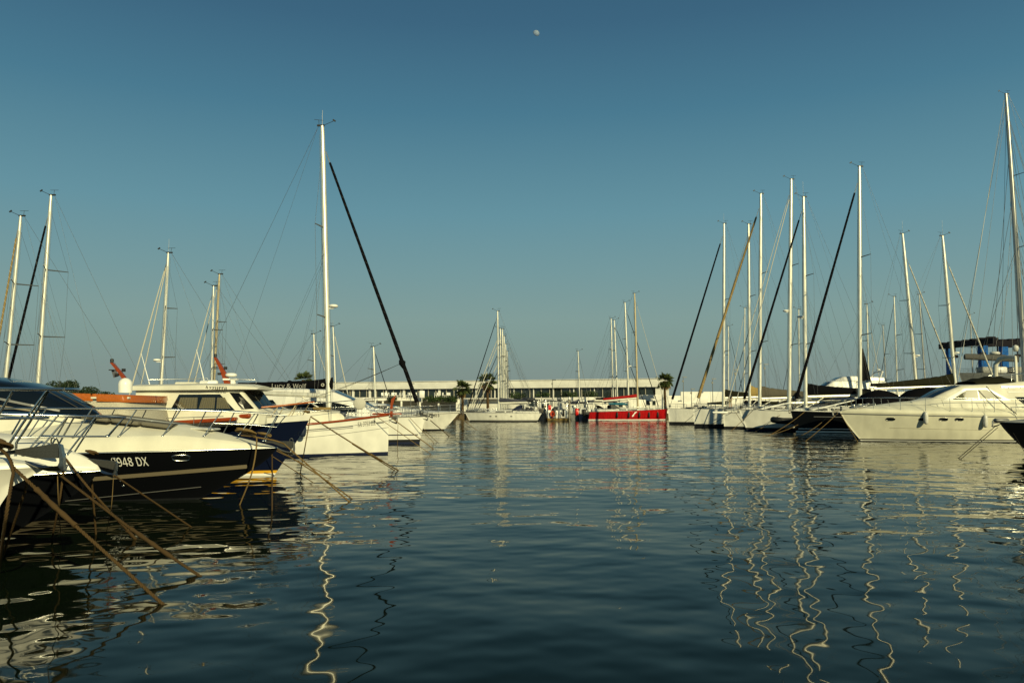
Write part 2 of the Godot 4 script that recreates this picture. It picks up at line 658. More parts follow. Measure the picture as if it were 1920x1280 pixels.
func radar_dome(parent, at, r, m):
	var s = new_st()
	lathe(s, [Vector2(0.01, -0.32 * r), Vector2(0.8 * r, -0.3 * r), Vector2(r, -0.1 * r), Vector2(r * 0.98, 0.12 * r), Vector2(0.75 * r, 0.32 * r), Vector2(0.01, 0.38 * r)], 16, Transform3D(Basis(), at))
	return put("radar", s, m, parent)

func masthead(parent, top, fwd, whip):
	var s = new_st()
	bx(s, top + Vector3(-0.1 * fwd, 0.03, 0), Vector3(0.5, 0.10, 0.12))
	tube(s, [top + Vector3(0.1 * fwd, 0.05, 0), top + Vector3(0.75 * fwd, 0.34, 0)], 0.018, 4)
	bx(s, top + Vector3(0.8 * fwd, 0.38, 0), Vector3(0.22, 0.10, 0.05), Basis(Vector3(0, 0, 1), -0.6 * fwd))
	tube(s, [top + Vector3(-0.22 * fwd, 0.05, 0), top + Vector3(-0.25 * fwd, 0.42, 0)], 0.015, 4)
	tube(s, [top + Vector3(-0.55 * fwd, 0.43, 0.05), top + Vector3(0.05 * fwd, 0.40, -0.05)], 0.014, 4)
	put("masthead_gear", s, M.rubber, parent)
	if whip > 0.0:
		var a = new_st()
		tube(a, [top + Vector3(0, 0.05, 0.04), top + Vector3(0, whip, 0.04)], [0.014, 0.008], 4)
		put("antenna", a, M.wire_pale, parent)

# sail stowed along a boom under its cover: from the mast end to the boom end
func sail_cover(parent, a, b, h0, h1, w, m, seed_, hump = 0.55):
	var n = FastNoiseLite.new()
	n.seed = seed_
	n.frequency = 0.9
	var s = new_st()
	var rings = []
	for i in 29:
		var u = i / 28.0
		var p = a.lerp(b, u)
		var hh = lerpf(h0, h1, pow(u, hump)) * (1.0 + 0.10 * n.get_noise_2d(u * 14.0, 3.0))
		if u < 0.02:
			hh *= 0.9
		var ww = w * (0.65 + 0.35 * sin(PI * minf(u * 1.2 + 0.1, 1.0)))
		var ring = []
		for j in 12:
			var t = TAU * j / 12.0
			var wr = 1.0 + 0.14 * n.get_noise_2d(u * 22.0 + j * 3.1, j * 2.0)
			var yy = (sin(t) * 0.5 + 0.5)
			ring.append(p + Vector3(0, yy * hh + 0.05, cos(t) * ww * wr * (1.0 - 0.45 * yy)))
		rings.append(ring)
	loft(s, rings, true)
	return put("sail_cover", s, m, parent)

# ---------------------------------------------------------------- sailing yachts
func local(root, v):
	return root.transform.affine_inverse() * v

# o: see the defaults; mb and mtop are the mast's foot and head as seen [x, y] on the sight lines
func sail_yacht(label, px, d, sgn, h, mb, mtop, o = {}, group = "sailing yachts berthed in the marina"):
	var q = {hull = "gelcoat", boot = "navy", anti = "antifoul", stripe = "", mast = "mast_white", r = 0.13, stay = "white_cloth", stay_r = 0.07, stay_top = 0.93, boom = 5.0, boom_y = 1.6, cover = "", h0 = 1.2, h1 = 0.35,
		boom_m = "mast_white", spread = [0.36, 0.66], sw = 1.25, radar = 0.0, whip = 0.9, rail = true, hood = "black_cloth", anch = true, seed = 1, yaw = 0.0, boot_h = 0.10, house = true, boom_up = 0.02, stay2 = false, lines = 0.010, stays = 0, bimini = "", pole = false}
	q.merge(o, true)
	var root = thing("sailing_yacht", label, "sailboat", Vector3(spot(px, 770, d).x, 0, -d), (0.0 if sgn > 0 else PI) + q.yaw, group)
	var foot = local(root, spot(mb[0], mb[1], d))
	var top = local(root, spot(mtop[0], mtop[1], d))
	foot.z = 0.0; top.z = 0.0
	var bands = [["antifouling", -0.35, q.boot_h * 0.5, M[q.anti]], ["boot_stripe", q.boot_h * 0.5, q.boot_h * 1.6, M[q.boot]], ["hull", q.boot_h * 1.6, null, M[q.hull]]]
	build_hull(root, h, bands)
	build_deck(root, h, M.deck_white, 0.10)
	hull_rail(root, h, "toe_rail", M.dull_steel if q.hull != "black_hull" else M.white_paint, 0.022, 0.02)
	if q.stripe != "":
		hull_stripe(root, h, "stripe", M[q.stripe], -h.l * 0.9, -0.6, h.fs * 0.8, h.fb * 0.82, 0.035)
	var dy = lerpf(h.fs, h.fb, 0.4)
	# coachroof, windows, cockpit
	if q.house:
		var w = h.b * 0.5
		var st = [[-h.l * 0.26, dy - 0.05, dy + 0.10, w * 0.22, w * 0.18], [-h.l * 0.34, dy - 0.1, dy + 0.32, w * 0.46, w * 0.38], [-h.l * 0.5, dy - 0.1, dy + 0.45, w * 0.6, w * 0.52], [-h.l * 0.66, dy - 0.15, dy + 0.50, w * 0.6, w * 0.54], [-h.l * 0.67, dy - 0.2, dy + 0.4, w * 0.6, w * 0.54]]
		house(root, "coachroof", st, M.deck_white if q.hull != "black_hull" else M.far_white, 0.1, 0.05)
		for side in [1, -1]:
			side_panel(root, "window", st, [Vector2(-h.l * 0.40, dy + 0.12), Vector2(-h.l * 0.40, dy + 0.24), Vector2(-h.l * 0.52, dy + 0.30), Vector2(-h.l * 0.52, dy + 0.14)], M.dark_glass, side, 0.012, 0.1)
			side_panel(root, "window", st, [Vector2(-h.l * 0.54, dy + 0.14), Vector2(-h.l * 0.54, dy + 0.30), Vector2(-h.l * 0.63, dy + 0.33), Vector2(-h.l * 0.63, dy + 0.16)], M.dark_glass, side, 0.012, 0.1)
		var c = new_st()
		for side in [1, -1]:
			rbox(c, Vector3(-h.l * 0.82, dy + 0.08, side * w * 0.6), Vector3(h.l * 0.3, 0.42, 0.3), 0.06)
		put("cockpit_coaming", c, M.deck_white, root)
		var hd = new_st()
		var rings = []
		for i in 7:
			var u = i / 6.0
			var ring = []
			for j in 13:
				var a = PI * j / 12.0
				ring.append(Vector3(-h.l * 0.62 - u * 1.5, dy + 0.4 + sin(a) * (0.15 + 0.75 * sin(u * PI * 0.5)), cos(a) * w * 0.58))
			rings.append(ring)
		loft(hd, rings)
		put("sprayhood", hd, M[q.hood], root)
		var wh = new_st()
		var ring2 = []
		for i in 17:
			ring2.append(Vector3(-h.l * 0.9, dy + 0.75 + sin(TAU * i / 16) * 0.45, cos(TAU * i / 16) * 0.45))
		tube(wh, ring2, 0.02, 5, false)
		rbox(wh, Vector3(-h.l * 0.91, dy + 0.4, 0), Vector3(0.25, 0.8, 0.25), 0.04)
		put("steering_wheel", wh, M.dull_steel, root)
	# mast
	var mdir = (top - foot).normalized()
	var base = foot + mdir * ((dy + 0.3 - foot.y) / mdir.y)
	var length = (top - base).length()
	var mk = func(f): return base + mdir * (length * f)
	var s = new_st()
	tube(s, [base, mk.call(0.6), mk.call(0.9), top], [q.r, q.r, q.r * 0.87, q.r * 0.62], 12, true, 1.0)
	var mast = put("mast", s, M[q.mast], root)
	masthead(mast, top, 1.0, q.whip)
	# spreaders and shrouds
	var tips = []
	for f in q.spread:
		var m_at = mk.call(f)
		var pair = []
		for side in [1, -1]:
			var tip = m_at + Vector3(-0.42 * q.sw, 0.10, side * q.sw * (1.0 - 0.25 * (f - 0.3)))
			var sp = new_st()
			tube(sp, [m_at, tip], [0.06, 0.035], 6, true, 0.6)
			put("spreader", sp, M.dull_steel, mast)
			pair.append(tip)
		tips.append(pair)
	var rg = new_st()
	for k in 2:
		var side = 1 if k == 0 else -1
		var xs = (base.x - 0.45 + h.l) / h.l
		var chain = Vector3(base.x - 0.45, h_sheer(h, xs), side * h.b * 0.46)
		var path = [chain]
		for t in tips:
			path.append(t[k])
		path.append(mk.call(0.94))
		for i in path.size() - 1:
			tube(rg, [path[i], path[i + 1]], q.lines, 4, false)
		if tips.size() > 0:
			tube(rg, [chain, mk.call(q.spread[0])], q.lines, 4, false)
			for i in tips.size() - 1:
				tube(rg, [tips[i][k], mk.call(q.spread[i + 1])], q.lines * 0.8, 4, false)
	var stern = Vector3(-h.l + 0.15, h.fs + 0.1, 0)
	var split = top.lerp(stern, 0.78)
	tube(rg, [top + Vector3(-0.25, 0, 0), split], q.lines, 4, false)
	for side in [1, -1]:
		tube(rg, [split, stern + Vector3(0, 0, side * h.b * 0.3)], q.lines, 4, false)
	tube(rg, [mk.call(0.985) + Vector3(0.14, 0, 0), Vector3(base.x + 0.3, dy + 0.5, 0.1)], q.lines * 0.8, 4, false)
	tube(rg, [mk.call(0.97) + Vector3(-0.2, 0, 0), Vector3(base.x - 0.35, dy + 0.6, -0.1)], q.lines * 0.8, 4, false)
	for k in q.stays:
		var f = 0.98 - 0.16 * (k % 4)
		for side in [1, -1]:
			tube(rg, [mk.call(f), Vector3(base.x + 1.5 + k * 1.6, h.fb, side * maxf(0.1, h.b * 0.45 - k * 0.2))], q.lines, 4, false)
			tube(rg, [mk.call(f - 0.05), Vector3(base.x - 1.0 - k * 1.3, h.fs, side * h.b * 0.45)], q.lines, 4, false)
	put("rigging", rg, M.wire, root)
	# headsail rolled on the forestay
	var bow = Vector3(-0.25, h.fb + 0.18, 0)
	var head = mk.call(q.stay_top) + Vector3(q.r, 0, 0)
	var st2 = new_st()
	tube(st2, [bow, head], 0.028, 5)
	lathe(st2, [Vector2(0.02, 0), Vector2(0.15, 0.02), Vector2(0.15, 0.2), Vector2(0.03, 0.24)], 10, Transform3D(Basis(), bow))
	var fs = put("forestay", st2, M.dull_steel, root)
	if q.stay_r > 0.03:
		var sl = new_st()
		var pts = []
		var rr = []
		for i in 21:
			var f = lerpf(0.045, 0.955, i / 20.0)
			pts.append(bow.lerp(head, f))
			rr.append(q.stay_r * lerpf(1.1, 0.62, f) * (1.0 + 0.05 * sin(i * 2.7 + q.seed)))
		tube(sl, pts, rr, 8)
		put("furled_headsail", sl, M[q.stay], fs)
		if q.stay_r > 0.08:   # the edge of the sun strip winding up the roll
			var wind = new_st()
			var wp = []
			for i in 161:
				var f = lerpf(0.06, 0.94, i / 160.0)
				var rad = q.stay_r * lerpf(1.1, 0.62, f) * 1.02
				wp.append(bow.lerp(head, f) + Vector3(cos(i * 1.1) * rad, 0, sin(i * 1.1) * rad))
			tube(wind, wp, 0.018, 4, false)
			put("sail_edge", wind, M.white_cloth if q.stay == "tan_cloth" else (M.stripe_grey if q.stay == "white_cloth" else M.rubber), fs)
	if q.stay2:
		var s2 = new_st()
		var b2 = bow + Vector3(-0.9, -0.05, 0)
		tube(s2, [b2, mk.call(q.stay_top - 0.02) + Vector3(q.r, 0, 0)], 0.045, 6)
		put("inner_stay", s2, M[q.stay], root)
	# boom
	var by = dy + q.boom_y
	if q.boom > 0.0:
		var g = base + mdir * ((by - base.y) / mdir.y) + Vector3(-q.r, 0, 0)
		var e = g + Vector3(-q.boom, q.boom * q.boom_up, 0)
		var bm = new_st()
		tube(bm, [g, e], 0.16, 10, true, 0.7)
		var boom = put("boom", bm, M[q.boom_m], root)
		var vang = new_st()
		tube(vang, [base + Vector3(-q.r, 0.15, 0), g.lerp(e, 0.28)], 0.05, 6)
		put("vang", vang, M[q.boom_m], boom)
		if q.cover != "":
			sail_cover(boom, g + Vector3(q.r * 1.4, 0.08, 0), g.lerp(e, 0.96) + Vector3(0, 0.08, 0), q.h0, q.h1, 0.24, M[q.cover], q.seed)
		var tl = new_st()
		tube(tl, [e, top + Vector3(-0.3, -0.1, 0)], q.lines * 0.7, 4, false)
		tube(tl, [e, Vector3(e.x + 0.3, dy + 0.2, 0)], 0.02, 4, false)
		for k in [0.35, 0.65]:
			for side in [1, -1]:
				tube(tl, [g.lerp(e, k) + Vector3(0, 0, side * 0.1), mk.call(0.55) + Vector3(0, 0, side * 0.3)], q.lines * 0.6, 4, false)
		put("topping_lift", tl, M.wire, boom)
	if q.radar > 0.0:
		var rp = mk.call(q.radar) + Vector3(0.42, 0, 0)
		radar_dome(mast, rp + Vector3(0.05, 0.18, 0), 0.3, M.white_paint)
		var br = new_st()
		bx(br, rp + Vector3(-0.18, 0.02, 0), Vector3(0.5, 0.05, 0.16))
		put("radar_bracket", br, M.white_paint, mast)
	if q.bimini != "":
		var cx = -h.l * 0.80
		var bw = h.b * 0.40
		for k in 3:
			var xx = cx + 1.2 - k * 1.2
			var hoop = []
			for j in 9:
				var a = PI * j / 8.0
				hoop.append(Vector3(xx, dy + 0.3 + 1.75 * pow(sin(a), 0.5), cos(a) * bw))
			var bf = new_st()
			tube(bf, hoop, 0.02, 5, false)
			put("bimini_hoop", bf, M.chrome, root)
		var bc = new_st()
		var rings = []
		for k in 9:
			var xx = cx + 1.35 - k * 0.34
			var ring = []
			for j in 11:
				var a = PI * (0.16 + 0.68 * j / 10.0)
				ring.append(Vector3(xx, dy + 0.34 + 1.75 * pow(sin(a), 0.5) - 0.05 * sin(k * PI / 4.0) * sin(k * PI / 4.0), cos(a) * bw * 1.01))
			rings.append(ring)
		loft(bc, rings)
		put("bimini_cloth", bc, M[q.bimini], root)
		var dg = new_st()   # side curtain and gear stowed in the cockpit
		rbox(dg, Vector3(cx + 0.2, dy + 0.75, bw * 0.7), Vector3(2.6, 0.9, 0.1), 0.03)
		put("side_curtain", dg, M[q.bimini], root)
		dg = new_st()
		rbox(dg, Vector3(cx - 0.6, dy + 0.7, -bw * 0.8), Vector3(1.6, 0.8, 0.3), 0.08)
		put("side_curtain", dg, M[q.bimini], root)
	if q.pole:
		var pl = new_st()
		tube(pl, [Vector3(base.x + 0.1, dy + 1.2, 0.35), Vector3(base.x + 4.2, dy + 0.25, 0.7)], 0.055, 6)
		put("spinnaker_pole", pl, M.white_paint, root)
		var lb = new_st()
		lathe(lb, [Vector2(0.02, -0.25), Vector2(0.16, -0.22), Vector2(0.2, 0.0), Vector2(0.16, 0.22), Vector2(0.02, 0.25)], 10, Transform3D(Basis(Vector3(1, 0, 0), 0.4), Vector3(-h.l * 0.94, dy + 0.75, h.b * 0.3)))
		put("liferaft", lb, M.white_paint, root)
	if q.rail:
		guard_rails(root, h)
	if q.anch:
		anchor(root, Vector3(0.12, h.fb + 0.05, 0.0), 0.85, M.steel, -0.25)
	var hs = new_st()   # hatches, winches and small fittings on deck
	for k in [-0.12, -0.2]:
		rbox(hs, Vector3(h.l * k, h_sheer(h, 1 + k) + 0.13, 0), Vector3(0.55, 0.07, 0.55), 0.02)
	for side in [1, -1]:
		for k in [0.72, 0.78, 0.85]:
			lathe(hs, [Vector2(0.09, 0), Vector2(0.06, 0.08), Vector2(0.09, 0.2), Vector2(0.01, 0.21)], 8, Transform3D(Basis(), Vector3(-h.l * k, dy + 0.29, side * h.b * 0.3)))
	put("deck_fittings", hs, M.dull_steel, root)
	return root

func guard_rails(root, h, height = 0.62, m = "chrome", s_from = 0.06, gap = 1.9):
	var p = new_st()
	var tip = Vector3(0.15, h.fb + height + 0.02, 0)
	for lv in [1.0, 0.5]:
		var pts = []
		for k in 9:
			var u = 0.86 + 0.14 * (1 - absf(k - 4) / 4.0)
			var side = 1 if k < 4 else -1
			var b = h_point(h, u, 1.0, side)
			b.y += height * lv
			if k == 4:
				b = Vector3(tip.x * lv, h.fb + height * lv + 0.02, 0)
			pts.append(b)
		tube(p, pts, 0.016, 6)
	for u in [0.86, 0.93, 0.985]:
		for side in [1, -1]:
			var b = h_point(h, u, 1.0, side)
			tube(p, [b, b + Vector3(0.05, height, 0)], 0.016, 5)
	put("pulpit", p, M[m], root)
	var n = int(h.l * 0.8 / gap)
	for side in [1, -1]:
		var w = new_st()
		for i in n + 1:
			var b = h_point(h, lerpf(s_from, 0.86, i / float(n)), 1.0, side)
			tube(w, [b, b + Vector3(0, height, 0)], 0.014, 5)
		for lv in [1.0, 0.55]:
			var pts = []
			for i in 2 * n + 1:
				var b = h_point(h, lerpf(s_from, 0.86, i / float(2 * n)), 1.0, side)
				pts.append(b + Vector3(0, height * lv, 0))
			tube(w, pts, 0.007, 4)
		put("guard_rail", w, M[m], root)

# ---------------------------------------------------------------- motor yachts kept simple: hulls largely behind others
func motor_yacht(label, px, d, sgn, h, o = {}, group = "motor yachts berthed in the marina"):
	var q = {hull = "gelcoat", boot = "navy", white = "gelcoat", glass = "dark_glass", x0 = 0.30, x1 = 0.9, hh = 1.5, fly = true, arch = true, yaw = 0.0, swoop = true, roll = false, rx = 0.72}
	q.merge(o, true)
	var root = thing("motor_yacht", label, "motor yacht", Vector3(spot(px, 770, d).x, 0, -d), (0.0 if sgn > 0 else PI) + q.yaw, group)
	build_hull(root, h, [["antifouling", -0.35, 0.05, M.antifoul], ["boot_stripe", 0.05, 0.16, M[q.boot]], ["hull", 0.16, null, M[q.hull]]])
	build_deck(root, h, M.deck_white, 0.35)
	hull_rail(root, h, "rub_rail", M.steel, 0.03, -0.12)
	var w = h.b * 0.5
	var y = h_sheer(h, 0.6)
	var l = h.l
	var t = y + q.hh
	var st = [[-l * (q.x0 - 0.12), y - 0.1, y + 0.22, w * 0.3, w * 0.18], [-l * q.x0, y - 0.1, y + 0.48, w * 0.62, w * 0.5], [-l * (q.x0 + 0.08), y - 0.1, y + q.hh * 0.66, w * 0.76, w * 0.6], [-l * (q.x0 + 0.16), y - 0.1, t - 0.08, w * 0.8, w * 0.64], [-l * (q.x0 + 0.26), y - 0.15, t, w * 0.82, w * 0.68], [-l * (q.x1 - 0.1), y - 0.2, t - 0.02, w * 0.82, w * 0.7], [-l * q.x1, y - 0.2, t - 0.15, w * 0.8, w * 0.68]]
	house(root, "deckhouse", st, M[q.white], 0.14, 0.08)
	top_panel(root, "windscreen", st, -l * (q.x0 + 0.02), -l * (q.x0 + 0.145), -0.9, 0.9, M[q.glass], 0.014, 0.14, 0.08)
	for side in [1, -1]:
		var a = -l * (q.x0 + 0.05); var b = -l * (q.x0 + 0.34)
		var poly = []
		if q.swoop:
			for k in 9:
				var f = k / 8.0
				poly.append(Vector2(lerpf(a, b, f), y + 0.34 + 0.62 * q.hh / 1.5 * pow(sin(PI * (0.08 + 0.84 * f)), 0.7)))
			for k in 7:
				var f = 1.0 - k / 6.0
				poly.append(Vector2(lerpf(a, b, f), y + 0.30 + 0.05 * sin(PI * f)))
		else:
			poly = [Vector2(a, y + 0.4), Vector2(a - 0.7, y + q.hh - 0.25), Vector2(b, y + q.hh - 0.25), Vector2(b - 0.3, y + 0.4)]
		side_panel(root, "side_window", st, poly, M[q.glass], side, 0.014, 0.14)
	if q.fly:
		var fy = t + 0.05
		var fst = [[-l * (q.x0 + 0.2), fy - 0.12, fy + 0.06, w * 0.5, w * 0.42], [-l * (q.x0 + 0.27), fy - 0.12, fy + 0.45, w * 0.66, w * 0.6], [-l * (q.x0 + 0.36), fy - 0.12, fy + 0.55, w * 0.7, w * 0.64], [-l * (q.x1 - 0.02), fy - 0.1, fy + 0.4, w * 0.72, w * 0.68]]
		var fb = house(root, "flybridge", fst, M[q.white], 0.12, 0.02)
		top_panel(fb, "wind_deflector", fst, -l * (q.x0 + 0.215), -l * (q.x0 + 0.26), -0.85, 0.85, M.dark_glass, 0.02, 0.12, 0.02)
		if q.arch:
			var ar = new_st()
			for side in [1, -1]:
				tube(ar, [Vector3(-l * (q.x1 - 0.06), fy + 0.3, side * w * 0.62), Vector3(-l * (q.x1 - 0.02), fy + 1.1, side * w * 0.5)], 0.09, 6, true, 1.6)
			tube(ar, [Vector3(-l * (q.x1 - 0.02), fy + 1.1, w * 0.52), Vector3(-l * (q.x1 - 0.02), fy + 1.15, 0), Vector3(-l * (q.x1 - 0.02), fy + 1.1, -w * 0.52)], 0.09, 6, true, 1.6)
			var a = put("radar_arch", ar, M[q.white], fb)
			radar_dome(a, Vector3(-l * (q.x1 - 0.02), fy + 1.4, 0), 0.3, M.white_paint)
		if q.roll:
			var rp = new_st()
			for side in [1, -1]:
				tube(rp, [Vector3(-l * (q.rx - 0.10), fy + 0.3, side * w * 0.5), Vector3(-l * q.rx, fy + 1.35, side * w * 0.48)], 0.02, 5)
				tube(rp, [Vector3(-l * (q.rx + 0.08), fy + 0.3, side * w * 0.5), Vector3(-l * q.rx, fy + 1.35, side * w * 0.48)], 0.02, 5)
			var bm = put("bimini_frame", rp, M.chrome, fb)
			var cv = new_st()
			var pts = []
			for k in 13:
				var f = k / 12.0 * 2 - 1
				pts.append(Vector3(-l * q.rx - 0.25 * (1 - f * f), fy + 1.35 + 0.3 * (1 - f * f), f * w * 0.5))
			tube(cv, pts, 0.11, 7)
			put("rolled_bimini", cv, M.black_cloth, bm)
	guard_rails(root, h, 0.7)
	anchor(root, Vector3(0.2, h.fb - 0.05, 0), 0.9, M.steel, -0.2)
	return root

# ---------------------------------------------------------------- vegetation
func palm(label, px, d, ground, height, cr, seed_):
	var o = thing("palm_tree", label, "palm tree", Vector3(spot(px, 760, d).x, ground, -d), 0.0, "palm trees along the quay")
	var g = RandomNumberGenerator.new()
	g.seed = seed_
	var s = new_st()
	var pts = []
	var rr = []
	for i in 15:
		var f = i / 14.0
		pts.append(Vector3(0.12 * sin(f * 2.0 + seed_), f * height, 0.1 * f))
		rr.append(lerpf(0.30, 0.2, f) * (1.0 + 0.08 * (i % 2)) + (0.14 * smoothstep(0.8, 1.0, f)))
	tube(s, pts, rr, 8)
	put("trunk", s, M.trunk, o)
	for dry in 2:
		var c = new_st()
		c.set_smooth_group(-1)
		var top = pts[-1]
		for k in (46 if dry == 0 else 26):
			var az = g.randf() * TAU
			var el = lerpf(1.4, -0.75, pow((k + 0.5) / 46.0, 0.9)) if dry == 0 else g.randf_range(-1.35, -0.6)
			var length = cr * g.randf_range(0.8, 1.1) * (0.85 if dry else 1.0)
			var dir = Vector3(cos(az) * cos(el), sin(el), sin(az) * cos(el))
			var across = Vector3(-sin(az), 0, cos(az))
			var stem = top + dir * length * 0.42
			tri(c, top, stem + across * 0.02, stem - across * 0.02)
			for j in 13:   # the fan of leaf blades at the end of the stalk
				var a = lerpf(-1.45, 1.45, j / 12.0) + g.randf_range(-0.06, 0.06)
				var tipl = length * 0.62 * (0.75 + 0.25 * cos(a)) * g.randf_range(0.85, 1.1)
				var dd = (dir * cos(a) + across * sin(a)).normalized()
				var mid = stem + dd * tipl * 0.55
				var tip = stem + dd * tipl + Vector3(0, -0.22 * tipl, 0)
				var ww = dd.cross(dir + Vector3(0.01, 0.3, 0.02)).normalized().cross(dd).normalized() * tipl * 0.085
				tri(c, stem, mid + ww, mid - ww)
				tri(c, mid + ww, tip, mid - ww)
		put("crown" if dry == 0 else "dry_skirt", c, M.palm_leaf if dry == 0 else M.dry_leaf, o)
	return o

func leafy(called, label, category, at, size, n, leaf, m, seed_, trunk = 0.0, group = ""):
	var o = thing(called, label, category, at, 0.0, group)
	var g = RandomNumberGenerator.new()
	g.seed = seed_
	var c = new_st()
	c.set_smooth_group(-1)
	var clumps = []
	for k in 22:
		var v = Vector3(g.randfn(), g.randfn(), g.randfn()).normalized() * pow(g.randf(), 0.4)
		clumps.append([Vector3(v.x * size.x, trunk + size.y + v.y * size.y * 0.9, v.z * size.z), g.randf_range(0.28, 0.5)])
	for k in n:
		var cl = clumps[g.randi() % clumps.size()]
		var v = Vector3(g.randfn(), g.randfn(), g.randfn()).normalized() * pow(g.randf(), 0.35) * cl[1]
		var p = cl[0] + v * size
		if p.y < 0.05:
			p.y = 0.05
		var a = Vector3(g.randfn(), g.randfn(), g.randfn()).normalized()
		var b = a.cross(Vector3(g.randfn(), g.randfn(), g.randfn())).normalized()
		var l = leaf * g.randf_range(0.7, 1.3)
		quad(c, p - a * l, p + b * l * 0.5, p + a * l, p - b * l * 0.5)
	put("crown", c, m, o)
	if trunk > 0.0:
		var s = new_st()
		tube(s, [Vector3.ZERO, Vector3(0.1, trunk, 0), Vector3(0, trunk + size.y, 0.1)], [0.3, 0.22, 0.1], 7)
		for k in 6:
			tube(s, [Vector3(0.05, trunk * 0.8, 0), clumps[k][0]], [0.12, 0.04], 5)
		put("trunk", s, M.trunk, o)
	return o

# ---------------------------------------------------------------- the person
func person(at, turn):
	var o = thing("person", "person in a dark t-shirt and beige shorts standing on a foredeck", "person", at, turn)
	# joints of a man standing with his weight on one leg, arms a little bent, about 1.78 m
	var bones = [
		[Vector3(0, 0.98, 0), Vector3(0.01, 1.22, 0.02), 0.145, 0.135], [Vector3(0.01, 1.22, 0.02), Vector3(0.01, 1.40, 0.0), 0.15, 0.13],
		[Vector3(-0.16, 1.43, 0), Vector3(0.18, 1.43, 0), 0.068, 0.068], [Vector3(0.01, 1.42, 0), Vector3(0.015, 1.56, 0.02), 0.06, 0.055],
		[Vector3(0.015, 1.64, 0.03), Vector3(0.015, 1.71, 0.02), 0.083, 0.092], [Vector3(0.015, 1.655, 0.11), Vector3(0.015, 1.635, 0.125), 0.018, 0.018],
		[Vector3(-0.075, 1.66, 0.01), Vector3(-0.08, 1.68, 0.01), 0.022, 0.022], [Vector3(0.105, 1.66, 0.01), Vector3(0.11, 1.68, 0.01), 0.022, 0.022],
		[Vector3(-0.20, 1.42, 0), Vector3(-0.26, 1.15, -0.03), 0.056, 0.045], [Vector3(-0.26, 1.15, -0.03), Vector3(-0.22, 0.92, 0.10), 0.043, 0.032],
		[Vector3(0.22, 1.42, 0), Vector3(0.29, 1.16, -0.02), 0.056, 0.045], [Vector3(0.29, 1.16, -0.02), Vector3(0.27, 0.92, 0.12), 0.043, 0.032],
		[Vector3(-0.22, 0.92, 0.10), Vector3(-0.21, 0.83, 0.14), 0.036, 0.026], [Vector3(0.27, 0.92, 0.12), Vector3(0.26, 0.83, 0.16), 0.036, 0.026],
		[Vector3(-0.09, 0.95, 0), Vector3(-0.11, 0.52, 0.02), 0.098, 0.062], [Vector3(-0.11, 0.52, 0.02), Vector3(-0.12, 0.09, -0.02), 0.060, 0.040],
		[Vector3(0.10, 0.95, 0), Vector3(0.15, 0.52, 0.05), 0.098, 0.062], [Vector3(0.15, 0.52, 0.05), Vector3(0.17, 0.09, 0.02), 0.060, 0.040],
		[Vector3(-0.12, 0.05, -0.03), Vector3(-0.14, 0.04, 0.14), 0.048, 0.036], [Vector3(0.17, 0.05, 0.01), Vector3(0.20, 0.04, 0.18), 0.048, 0.036]]
	for side in [[-0.21, 0.83, 0.14], [0.26, 0.83, 0.16]]:
		for k in 4:
			var b = Vector3(side[0] + (k - 1.5) * 0.018, side[1], side[2])
			bones.append([b, b + Vector3(0, -0.07 + absf(k - 1.4) * 0.008, -0.02), 0.011, 0.009])
		var tb = Vector3(side[0] - signf(side[0]) * 0.035, side[1] + 0.05, side[2])
		bones.append([tb, tb + Vector3(-signf(side[0]) * 0.015, -0.06, 0.02), 0.012, 0.01])
	var cell = 0.03
	var nx = 28; var ny = 66; var nz = 22
	var org = Vector3(-0.42, -0.04, -0.3)
	var field = PackedFloat32Array()
	field.resize(nx * ny * nz)
	field.fill(0.3)
	for b in bones:
		var a = b[0]; var c = b[1]
		var pad = maxf(b[2], b[3]) + 0.09
		var lo = (Vector3(minf(a.x, c.x), minf(a.y, c.y), minf(a.z, c.z)) - Vector3.ONE * pad - org) / cell
		var hi = (Vector3(maxf(a.x, c.x), maxf(a.y, c.y), maxf(a.z, c.z)) + Vector3.ONE * pad - org) / cell
		var ac = c - a
		for x in range(maxi(0, int(lo.x)), mini(nx, int(hi.x) + 1)):
			for y in range(maxi(0, int(lo.y)), mini(ny, int(hi.y) + 1)):
				for z in range(maxi(0, int(lo.z)), mini(nz, int(hi.z) + 1)):
					var p = org + Vector3(x, y, z) * cell
					var t = clampf((p - a).dot(ac) / ac.length_squared(), 0, 1)
					var dd = p.distance_to(a + ac * t) - lerpf(b[2], b[3], t)
					var k = (x * ny + y) * nz + z
					var f = field[k]
					var hmix = maxf(0.03 - absf(f - dd), 0.0) / 0.03
					field[k] = minf(f, dd) - hmix * hmix * 0.03 * 0.25
	var vid = {}
	var verts = []
	for x in nx - 1:
		for y in ny - 1:
			for z in nz - 1:
				var acc = Vector3.ZERO
				var cnt = 0
				for e in [[0, 1], [0, 2], [0, 4], [1, 3], [1, 5], [2, 3], [2, 6], [3, 7], [4, 5], [4, 6], [5, 7], [6, 7]]:
					var pa = Vector3(e[0] & 1, (e[0] >> 1) & 1, e[0] >> 2); var pb = Vector3(e[1] & 1, (e[1] >> 1) & 1, e[1] >> 2)
					var fa = field[((x + int(pa.x)) * ny + y + int(pa.y)) * nz + z + int(pa.z)]
					var fb = field[((x + int(pb.x)) * ny + y + int(pb.y)) * nz + z + int(pb.z)]
					if (fa < 0) != (fb < 0):
						acc += pa.lerp(pb, fa / (fa - fb))
						cnt += 1
				if cnt:
					vid[(x * ny + y) * nz + z] = verts.size()
					verts.append(org + (Vector3(x, y, z) + acc / cnt) * cell)
	var s = new_st()
